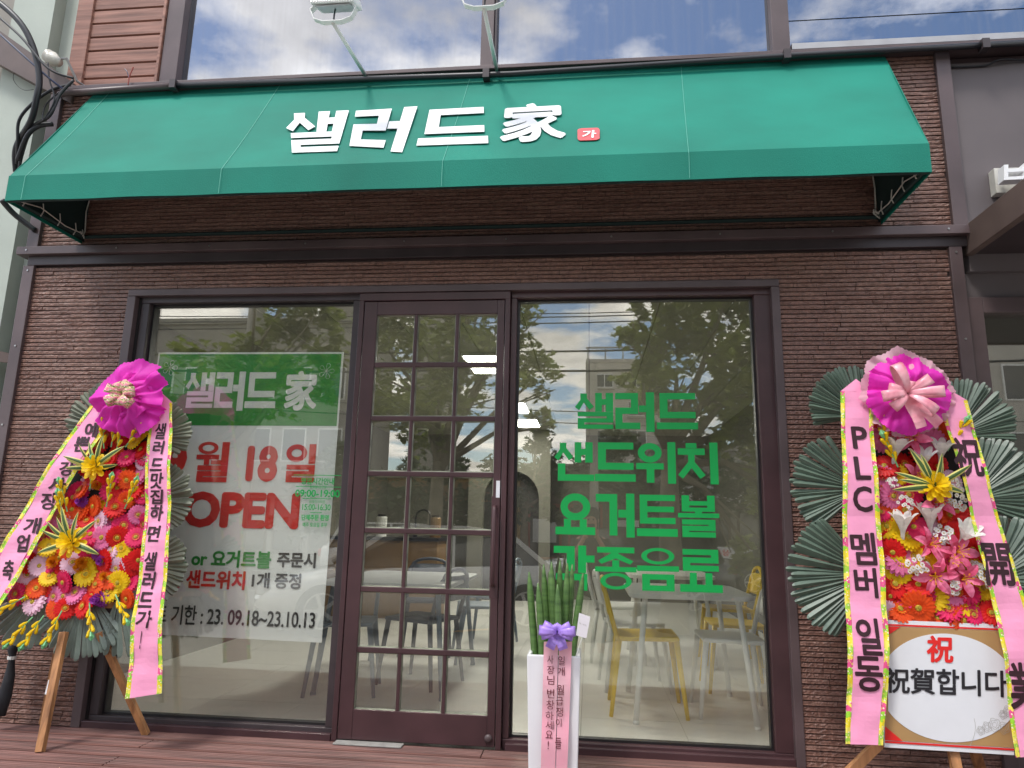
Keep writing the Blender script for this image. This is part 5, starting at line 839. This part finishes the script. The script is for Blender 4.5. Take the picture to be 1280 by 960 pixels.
# ============================================================ STREET BEHIND THE CAMERA (seen in the glass)
def tree(loc, h, tr_r, blobs, nleaf, label, leafm='leaf', ls=.11, seed=1, cat='tree', nm='plane_tree', group=None):
    rnd = random.Random(seed); t = thing(nm, label, cat, loc, group); x, y, z = loc; tr0 = MB(); top = Vector((x, y, z + h))
    tr0.tube([(x, y, z - .05), (x + .03, y, z + h * .15), (x - .02, y + .03, z + h * .5), top], [tr_r * 1.25, tr_r, tr_r * .85, tr_r * .6], 12)
    for b, r in blobs:
        b = Vector(b); m_ = top.lerp(b, .5) + Vector((rnd.uniform(-.2, .2), 0, .15)); tr0.tube([top - Vector((0, 0, h * .12 * rnd.random())), m_, b], [tr_r * .45, tr_r * .25, .02], 6)
        for k in range(3): e = b + Vector((rnd.gauss(0, 1), rnd.gauss(0, 1), rnd.gauss(0, .8))).normalized() * r * .8; tr0.tube([m_, e], [tr_r * .15, .01], 5)
    tr0.build('trunk', 'bark', t, smooth=True)
    g = MB(); tot = sum(r ** 2 for _, r in blobs); vs = []; fs = []
    shape = [(0, -.1), (.35, -.25), (.3, 0), (.75, .1), (.42, .35), (.42, .75), (.15, .6), (0, 1.1), (-.15, .6), (-.42, .75), (-.42, .35), (-.75, .1), (-.3, 0), (-.35, -.25)]
    for b, r in blobs:
        n = int(nleaf * r * r / tot); clumps = [Vector((rnd.gauss(0, 1), rnd.gauss(0, 1), rnd.gauss(0, 1))).normalized() * r * (rnd.random() ** .4) for _ in range(max(6, n // 45))]
        for i in range(n):
            c_ = rnd.choice(clumps); p = Vector(b) + c_ + Vector((rnd.gauss(0, 1), rnd.gauss(0, 1), rnd.gauss(0, .8))) * r * .17
            nn = Vector((rnd.gauss(0, .6), rnd.gauss(0, .6), 1)).normalized(); u = nn.orthogonal().normalized(); u.rotate(Matrix.Rotation(rnd.random() * 6.28, 3, nn)); v_ = nn.cross(u); s_ = ls * rnd.uniform(.7, 1.3); k = len(vs)
            vs += [p + u * (sx_ * s_) + v_ * (sy_ * s_) - nn * abs(sx_) * s_ * .25 for sx_, sy_ in shape]; fs.append(tuple(range(k, k + 14)))
    g.v = [tuple(v_) for v_ in vs]; g.f = fs; g.m = [0] * len(fs); g.build('crown', leafm, t)
    return t
def vb(*l): return [((x, -y, z), r) for x, y, z, r in l]
tree((-2.75, -8.8, -.3), 2.6, .17, vb((-3.3, 8.6, 3.2, .9), (-2.3, 8.8, 3.9, 1.0), (-2.9, 9, 4.9, 1.0), (-1.5, 8.4, 4.5, .75), (-3.8, 8.8, 4.4, .8), (-.95, 8.2, 3.75, .5), (-2.2, 8.6, 5.6, .8), (-1.2, 8.4, 5.3, .6), (-.75, 8.3, 3.0, .3)), 5200, 'roadside plane tree reflected in the door panes', seed=2)
tree((1.25, -7.2, -.3), 2.7, .2, vb((1.4, 7.2, 3.7, .85), (2.3, 7.0, 3.5, .8), (2.6, 7.2, 2.6, .7), (2.9, 7.0, 1.7, .55), (1.2, 7.0, 4.6, .7), (2.2, 7.2, 4.8, .9), (.85, 6.9, 3.4, .4), (3.2, 7.2, 3.5, .8), (2.4, 7.1, .9, .35), (.7, 7, 4.4, .35)), 6200, 'roadside plane tree reflected at the right of the lettered window', seed=5)
tree((-6.3, -7.6, -.3), 2.8, .2, vb((-5.8, 7.6, 3.9, .9), (-5.0, 7.8, 4.5, .7), (-6.8, 7.6, 3.3, .9), (-5.4, 7.6, 5.2, .8), (-4.7, 7.7, 3.6, .4)), 3200, 'roadside plane tree reflected at the top of the left window', seed=8)
hg = 'bushy trees across the road'
for i, (x, z, r, lb) in enumerate(((-9, 1.5, 2.0, 'dark bushy tree far left across the road'), (-5.5, 1.3, 1.7, 'dark bushy tree behind the white car across the road'), (-2.2, 1.9, 1.9, 'dark bushy tree across the road beside the red shop'), (.8, 2.3, 1.7, 'dark bushy tree below the apartment block'), (3.6, 2.1, 1.9, 'dark bushy tree right of the apartment block across the road'), (7.5, 2.2, 2.2, 'dark bushy tree far right across the road'))):
    tree((x, -20.6, -.32), z + .4, .16, [((x, -20.6, z + .9), r * .8), ((x - r * .6, -20.4, z + .3), r * .6), ((x + r * .6, -20.8, z + .4), r * .6), ((x + .3, -20.6, z + 1.9), r * .5)], 1500, lb, 'leaf2', .2, 20 + i, nm='bushy_tree', group=hg)
# shops across the road
def shop(x0, x1, z1, wallm, label, red=False, sign=None):
    y = -24; t = thing('shop_row_house', label, 'shop', ((x0 + x1) / 2, y, -.32)); MB().box((x0, y - 6, -.4), (x1, y, z1)).build('wall', wallm, t); MB().box((x0 - .1, y - 6.1, z1), (x1 + .1, y + .15, z1 + .25)).build('roof', 'concrete', t)
    n = max(2, int((x1 - x0) / 1.4)); wd = (x1 - x0) / n
    for i in range(n):
        f = MB(); a = x0 + i * wd + .12; b = a + wd - .24; f.box((a, y + .001, -.1), (b, y + .06, 2.1)); fo = f.build('shop_window', 'redshop' if red else 'brown', t); MB().box((a + .1, y + .061, .05), (b - .1, y + .07, 1.95)).build('pane', 'carglass', fo)
        if red and i % 2 == 0: MB().box((a + .2, y + .072, .6), (b - .2, y + .076, 1.5)).build('notice', 'banner', fo)
    MB().box((x0 + .1, y + .01, 2.2), (x1 - .1, y + .25, 2.85)).build('sign_board', sign or 'brown', t)
    for k in range(int((z1 - 3.2) // 2.6)):
        for i in range(n): a = x0 + i * wd + .2; f = MB().box((a, y + .001, 3.6 + k * 2.6), (a + wd - .5, y + .05, 5.0 + k * 2.6)).build('window', 'whitemetal', t); MB().box((a + .06, y + .051, 3.66 + k * 2.6), (a + wd - .56, y + .055, 4.94 + k * 2.6)).build('pane', 'carglass', f)
shop(-2.5, 2.2, 3.4, 'brown', 'low brown shop with red framed windows across the road', True); shop(2.4, 8.5, 4.2, 'concrete', 'grey shop with wide dark front across the road', False, 'banner'); shop(-9.5, -2.7, 3.0, 'ybrick', 'yellow brick shop across the road', False, 'counter')
shop(-19, -9.8, 9.5, 'concrete', 'three storey grey building across the road on the left'); shop(12.5, 34, 14, 'apt', 'tall beige building reflected in the right neighbour glass')
t = thing('grey_tower_block', 'tall plain grey building reflected beside the concrete pole', 'building', (-14, -30, 0)); 
for a, b in ((-13.2, -11.0),): MB().box((a, -34, -.4), (b, -30, 22)).build('wall', 'beige', t)
t = thing('beige_slab_block', 'narrow beige building edge reflected right of the sky gap', 'building', (-9, -30, 0)); MB().box((-8.6, -34, -.4), (-7.4, -30, 22)).build('wall', 'concrete', t)
# apartment block
ax0, ax1, ay = -0.102 - .2, 6.3, -60
t = thing('apartment_block', 'pale concrete apartment block with a roof rail reflected above the green lettering', 'building', (3, -60, 0))
MB().box((ax0, -70, -.4), (ax1, -60, 16.2)).build('wall', 'apt', t); MB().box((ax0, -60.1, 16.2), (ax1, -59.9, 16.5)).build('parapet', 'apt', t)
g = MB(); 
for i in range(5): x = ax0 + .2 + i * 1.6; g.tube([(x, -60, 16.5), (x, -60, 17.6)], .08, 6)
g.tube([(ax0, -60, 17.6), (ax1, -60, 17.6)], .1, 6); g.build('roof_rail', 'steel', t)
wf = MB().box((-.8, 0, 0), (.8, .12, 1.3)).mesh('window', ['whitemetal']); wg = MB(); wg.box((-.72, .121, .08), (-.04, .14, 1.22)); wg.box((.04, .121, .08), (.72, .14, 1.22)); wg = wg.mesh('pane', ['carglass'])
wl = MB().box((-.9, .1, -.25), (.9, .5, -.1)).mesh('sill', ['concrete'])
for k in range(6):
    for x in (ax0 + 1.7, ax0 + 4.6):
        f = link(wf, 'window', t, Matrix.Translation((x - 3, .0, .8 + k * 2.6))); link(wg, 'pane', f); link(wl, 'sill', f)
g = MB().box((ax0 - .02, -60.0, -.4), (ax0 + .7, -59.9, 16.2)).build('stair_strip', 'concrete', t)
# poles and overhead lines
t = thing('utility_pole', 'round concrete utility pole reflected at the top of the left window', 'pole', (-6.686, -9.0, 1.921)); p = (-6.686, -9.0, 1.921)
MB().tube([(p[0], p[1], -.3), (p[0], p[1], 7.5)], [.2, .15], 14).build('pole', 'concrete', t, smooth=True); MB().box((p[0] - .8, p[1] - .05, 6.6), (p[0] + .8, p[1] + .05, 6.7)).build('crossarm', 'steel', t)
t = thing('utility_pole', 'slender utility pole reflected in front of the apartment block', 'pole', (.1, -13.5, -.45)); MB().tube([(.15, -18.9, -.3), (.15, -18.9, 6.5)], [.16, .12], 12).build('pole', 'concrete', t, smooth=True)
for i, (z, sl_, r) in enumerate(((5.2, .06, .018), (5.5, .05, .018), (5.75, .03, .015), (6.0, .0, .015), (4.75, .05, .03), (4.45, .03, .035), (3.35, -.1, .015), (3.2, -.1, .015), (7.5, .0, .02), (9.3, .1, .02))):
    y = -10.5 - (i % 3) * .6; z = z * 1.05
    pts = [(-30 + k * 5, y, z + sl_ * (-30 + k * 5) * .3 + .0012 * (-30 + k * 5) ** 2) for k in range(13)]; o = MB().tube(pts, r * .8, 5).build('overhead_wire', 'cable'); o['label'] = ('fourth', 'third', 'second lowest of the upper', 'uppermost near', 'fifth', 'thick lowest of the upper', 'upper of the two low', 'lower of the two low', 'high', 'very highest')[i] + ' overhead street wire reflected across the sky gap'; o['category'] = 'wire'; o['group'] = 'overhead wires above the street'
# cars
def car(paint, label, loc, rz, suv=False, plate=None, group='cars on the street'):
    t = thing('parked_car', label, 'car', (0, 0, 0), group); Lh = 2.25; H = 1.62 if suv else 1.42; zb_ = .24; wl_ = .98 if suv else .86
    st_ = [(-Lh, .62, .45, .95), (-Lh + .08, .8, .3, wl_ + .05), (-1.6, .88, .26, wl_ + .08), (-.6, .9, .24, wl_ + .06), (.5, .9, .24, wl_ + .04), (1.1, .89, .24, wl_ + .0), (1.7, .86, .26, wl_ - .12), (Lh - .12, .78, .3, wl_ - .25), (Lh, .6, .36, wl_ - .38)]
    rows = []
    for x, hw, z0, z1 in st_:
        zm = (z0 + z1) / 2; rows.append([(x, s_ * a * hw, z) for s_, a, z in ((-1, .75, z0), (-1, .97, z0 + .1), (-1, 1, zm), (-1, .97, z1 - .08), (-1, .85, z1), (-1, .3, z1 + .03), (1, .3, z1 + .03), (1, .85, z1), (1, .97, z1 - .08), (1, 1, zm), (1, .97, z0 + .1), (1, .75, z0), (-1, .75, z0))])
    g = MB().grid(rows); g.add(rows[0][:-1], [tuple(range(11, -1, -1))]); g.add(rows[-1][:-1], [tuple(range(12))]); bo = g.build('body', paint, t, smooth=True)
    pr = [(-2.0 if suv else -1.75, wl_ + .02), (-1.75 if suv else -1.2, H - .08), (-1.1 if suv else -.6, H), (.1, H), (.55, H - .07), (1.25, wl_ + .02)]
    gr = [[(x, s_ * (.80 if z < wl_ + .1 else .62 + .04 * (H - z)), z) for x, z in pr] for s_ in (-1, 1)]
    g = MB(); g.add(gr[0] + gr[1], [tuple(range(6)), tuple(range(11, 5, -1)), (0, 6, 7, 1), (4, 10, 11, 5)]); g.build('glasshouse', 'carglass', t)
    g = MB(); g.add([(gr[0][i][0], gr[0][i][1], gr[0][i][2] + .015) for i in (1, 2, 3, 4)] + [(gr[1][i][0], gr[1][i][1], gr[1][i][2] + .015) for i in (1, 2, 3, 4)], [(0, 1, 5, 4), (1, 2, 6, 5), (2, 3, 7, 6)]); g.build('roof', paint, t, solid=.04)
    for s_ in (0, 1):
        g = MB(); 
        for i, j in ((0, 1), (4, 5)): g.bar(gr[s_][i], gr[s_][j], .07, .05)
        g.bar((-.35, gr[s_][0][1] * 1.005, wl_), (-.38, gr[s_][2][1] * 1.02, H - .01), .06, .04); g.build('pillar', paint, t)
        MB().box((.85, (-1, 1)[s_] * .84, wl_ + .03), (1.0, (-1, 1)[s_] * 1.02, wl_ + .16)).build('mirror', paint, t, bev=.03)
        MB().box((Lh - .2, (-1, 1)[s_] * .45, wl_ - .34), (Lh - .02, (-1, 1)[s_] * .74, wl_ - .22)).build('headlight', 'lens', t, bev=.02)
        MB().box((-Lh - .01, (-1, 1)[s_] * .5, wl_ - .2), (-Lh + .15, (-1, 1)[s_] * .76, wl_ - .02)).build('tail_light', 'tail', t, bev=.02)
    MB().box((Lh - .1, -.42, .42), (Lh + .012, .42, .56)).build('grille', 'black', t, bev=.02)
    for x in (-1.38, 1.4):
        for s_ in (-1, 1):
            w_ = MB(); w_.tube([(x, s_ * .74, .33), (x, s_ * .92, .33)], .33, 24); wo_ = w_.build('wheel', 'rubber', t)
            r_ = MB(); r_.tube([(x, s_ * .921, .33), (x, s_ * .93, .33)], .06, 12)
            for k in range(5): a = k * 1.2566; r_.bar((x, s_ * .928, .33), (x + .22 * math.cos(a), s_ * .928, .33 + .22 * math.sin(a)), .045, .02)
            for k in range(20): a = k * .314; b = a + .314; r_.bar((x + .22 * math.cos(a), s_ * .926, .33 + .22 * math.sin(a)), (x + .22 * math.cos(b), s_ * .926, .33 + .22 * math.sin(b)), .02, .02)
            r_.build('rim', 'alloy', wo_)
    if plate:
        MB().box((Lh - .0, -.26, .27), (Lh + .02, .26, .38)).build('number_plate', 'whitemetal', t); v = MB(); letters(v, plate, [(Lh + .022, -.2, .29), (Lh + .022, .2, .29), (Lh + .022, .2, .365), (Lh + .022, -.2, .365)], .02); v.build('plate_number', 'ink', t)
    t.location = loc; t.rotation_euler = (0, 0, rz); return t
car('carw', 'white car with plate 4087 parked close to the shop, reflected left of the door', (-2.5, -6.5, -.3), R(158), plate='4087')
car('carb', 'black sport utility car on the road reflected behind the snake plant', (.6, -11.2, -.45), R(180), suv=True)
car('carg', 'dark grey car reflected at the right under the white banner', (5.6, -16.2, -.45), R(180)); car('carw', 'white car reflected between the vinyl letters at the right', (1.4, -17.6, -.45), R(0)); car('carw', 'white car on the far side reflected in the middle door panes', (-4.6, -14.5, -.45), R(0), suv=True)
for p, lb in (((3.322, -14.0, -0.258), 'orange bollard reflected right of the lettering'), ((2.202, -14.0, -0.218), 'orange bollard reflected under the lettering')):
    t = thing('bollard', lb, 'bollard', (p[0], p[1], -.45), 'orange plastic bollards'); MB().tube([(p[0], p[1], -.45), (p[0], p[1], -.41), (p[0], p[1], -.40), (p[0], p[1], .28), (p[0], p[1], .3)], [.12, .12, .045, .045, .02], 12).build('post', 'orange', t, smooth=True); MB().tube([(p[0], p[1], .0), (p[0], p[1], .1)], .047, 12).build('reflective_band', 'paintw', t)
t = thing('banner', 'white street banner with red and black lettering reflected at the right', 'banner', (4.088, -17.0, 0.486))
q = [(3.035, -17.0, 0.482), (4.839, -17.0, 0.309), (4.921, -17.0, 0.659), (3.043, -17.0, 0.746)]; MB().prism(q, (0, -.03, 0)).build('cloth', 'banner', t)
def mid(a_, b_, k): return Vector(a_).lerp(Vector(b_), k)
v = MB(); lo = lambda k: mid(mid(q[0], q[1], k), mid(q[3], q[2], k), .2) + Vector((0, .01, 0)); hi = lambda k: mid(mid(q[0], q[1], k), mid(q[3], q[2], k), .8) + Vector((0, .01, 0))
letters(v, '상시모집', [lo(.5), lo(.05), hi(.05), hi(.5)], .02); v.build('red_lettering', 'red', t); v = MB(); letters(v, '드디어', [lo(.95), lo(.6), hi(.6), hi(.95)], .02); v.build('black_lettering', 'ink', t)
for k in (0, 1): MB().tube([(q[k][0], q[k][1] - .05, -.4), (q[k][0], q[k][1] - .05, q[2][2] + .2)], .03, 8).build('post', 'steel', t)
# shop sign read mirrored in the door
q = [(-4.917, -22.0, 1.189), (-3.945, -22.0, 1.209), (-3.957, -22.0, 1.638), (-4.933, -22.0, 1.619)]
t = thing('shop_sign', 'brown shop sign with white lettering, mirrored in the fourth row of door panes', 'sign', q[0])
MB().box((q[0][0] - .3, q[0][1] - .1, q[0][2] - .3), (q[1][0] + .3, q[1][1] - .02, q[2][2] + .3)).build('board', 'brown', t); MB().tube([((q[0][0] + q[1][0]) / 2, q[0][1] - .06, -.32), ((q[0][0] + q[1][0]) / 2, q[0][1] - .06, q[0][2] - .3)], .06, 8).build('post', 'steel', t)
v = MB(); letters(v, '관광길', [q[1], q[0], q[3], q[2]], .03); v.build('lettering', 'whitemetal', t)

# ============================================================ PHOTOGRAPHER (seen in the glass)
px, pyy, pz = .02, -4.28, -.3
per = thing('person', 'person in black with a dark cap holding up a phone, reflected in the right window', 'person', (px, pyy, pz))
J = {}; E_ = []
def j(n, p, r, par=None):
    J[n] = (len(J), p, r)
    if par: E_.append((J[par][0], J[n][0]))
j('pel', (0, 0, .88), (.135, .11)); j('wai', (0, 0, 1.0), (.12, .09), 'pel'); j('che', (0, .01, 1.2), (.145, .1), 'wai'); j('sho', (0, 0, 1.32), (.09, .07), 'che'); j('nek', (0, .01, 1.4), (.05, .05), 'sho'); j('hb', (0, .03, 1.46), (.07, .08), 'nek'); j('hm', (0, .025, 1.54), (.078, .095), 'hb'); j('ht', (0, .01, 1.61), (.06, .075), 'hm')
for s_, n in ((-1, 'l'), (1, 'r')):
    j(n + 's', (s_ * .16, 0, 1.31), (.055, .05), 'sho'); j(n + 'e', (s_ * .22, .06, 1.09), (.04, .04), n + 's'); j(n + 'w', (s_ * .08, .2, 1.34), (.026, .024), n + 'e'); j(n + 'h', (s_ * .062, .225, 1.385), (.028, .018), n + 'w')
    j(n + 'p', (s_ * .085, 0, .82), (.085, .09), 'pel'); j(n + 'k', (s_ * .1, .01, .47), (.055, .058), n + 'p'); j(n + 'c', (s_ * .105, -.01, .3), (.052, .055), n + 'k'); j(n + 'a', (s_ * .11, -.02, .08), (.034, .036), n + 'c'); j(n + 'f', (s_ * .12, .1, .035), (.036, .026), n + 'a')
me = bpy.data.meshes.new('body'); me.from_pydata([v_[1] for v_ in J.values()], E_, []); me.materials.append(M['skin']); body = bpy.data.objects.new('body', me); COL.objects.link(body); body.parent = per
sk = body.modifiers.new('skin', 'SKIN'); sk.use_smooth_shade = True
for i, v_ in enumerate(J.values()): me.skin_vertices[0].data[i].radius = v_[2]
me.skin_vertices[0].data[0].use_root = True; ss = body.modifiers.new('sub', 'SUBSURF'); ss.levels = ss.render_levels = 2
def loft(nm, m, rings, **kw):
    g = MB(); rows = [[(c_[0] + rx * math.cos(a), c_[1] + ry * math.sin(a), c_[2]) for a in [i * math.pi / 10 for i in range(21)]] for c_, rx, ry in rings]; g.grid(rows); return g.build(nm, m, per, off=(0, 0, 0), smooth=True, solid=.006)
loft('top', 'cloth', [((0, 0, .84), .175, .14), ((0, 0, 1.0), .155, .125), ((0, .01, 1.2), .185, .135), ((0, 0, 1.3), .2, .11), ((0, .005, 1.36), .12, .085), ((0, .01, 1.385), .066, .062)])
loft('skirt', 'skirt', [((0, 0, .93), .16, .13), ((0, 0, .8), .19, .16), ((0, 0, .5), .225, .19), ((0, 0, .22), .26, .21)])
for s_ in (-1, 1):
    g = MB(); g.tube([(s_ * .16, 0, 1.32), (s_ * .2, .04, 1.16), (s_ * .21, .06, 1.11)], [.068, .058, .055], 12, cap=False); g.build('sleeve', 'cloth', per, off=(0, 0, 0), smooth=True)
    g = MB(); g.tube([(s_ * .105, -.09, .04), (s_ * .11, -.06, .05), (s_ * .115, .04, .045), (s_ * .12, .12, .035), (s_ * .12, .17, .03)], [.025, .045, .05, .045, .02], 12); g.build('shoe', 'shoe', per, off=(0, 0, 0), smooth=True)
    hand = (s_ * .062, .225, 1.385)
    for k in range(4):
        f = MB(); z = 1.375 + k * .018; f.tube([(s_ * .062, .235, z), (s_ * .075, .262, z + .004), (s_ * .06, .278, z + .006), (s_ * (.042 - .004 * (k % 2)), .28, z + .006)], [.009, .0085, .008, .006], 8); f.build('finger', 'skin', per, off=(0, 0, 0), smooth=True)
    f = MB(); f.tube([(s_ * .05, .22, 1.37), (s_ * .045, .235, 1.35), (s_ * .03, .24, 1.385)], [.011, .01, .008], 8); f.build('thumb', 'skin', per, off=(0, 0, 0), smooth=True)
    MB().tube([(s_ * .028, .115, 1.553), (s_ * .028, .122, 1.553)], [.011, .004], 8).build('eye', 'ink', per, off=(0, 0, 0)); MB().tube([(s_ * .08, .02, 1.56), (s_ * .085, .015, 1.54), (s_ * .08, .015, 1.515)], [.008, .012, .006], 8).build('ear', 'skin', per, off=(0, 0, 0))
MB().tube([(0, .112, 1.55), (0, .132, 1.525), (0, .118, 1.515)], [.007, .013, .008], 8).build('nose', 'skin', per, off=(0, 0, 0), smooth=True); MB().tube([(-.024, .108, 1.487), (0, .118, 1.484), (.024, .108, 1.487)], .005, 6).build('mouth', 'f_hot', per, off=(0, 0, 0))
loft('hair', 'hair', [((0, -.03, 1.42), .085, .06), ((0, -.025, 1.5), .092, .08), ((0, -.01, 1.58), .088, .095), ((0, 0, 1.64), .06, .07)])
g = MB(); g.tube([(0, .01, 1.6), (0, .01, 1.63), (0, .01, 1.66), (0, .01, 1.69), (0, .01, 1.7)], [.1, .1, .092, .06, .02], 18); g.prism([(.085 * math.cos(a), .08 + .09 * math.sin(a), 1.605) for a in [i * math.pi / 8 for i in range(9)]], (0, 0, .008)); g.build('cap', 'cloth', per, off=(0, 0, 0), smooth=False)
ph_ = thing('smartphone', 'dark phone held up by the reflected person', 'phone', (px, -4.022, 1.12))
MB().box((px - .075 * .55, -4.03, 1.06), (px + .075 * .55, -4.022, 1.205)).build('phone_body', 'black', ph_, bev=.003)
MB().box((px - .036, -4.0325, 1.065), (px + .036, -4.0301, 1.2)).build('screen', 'carglass', ph_)
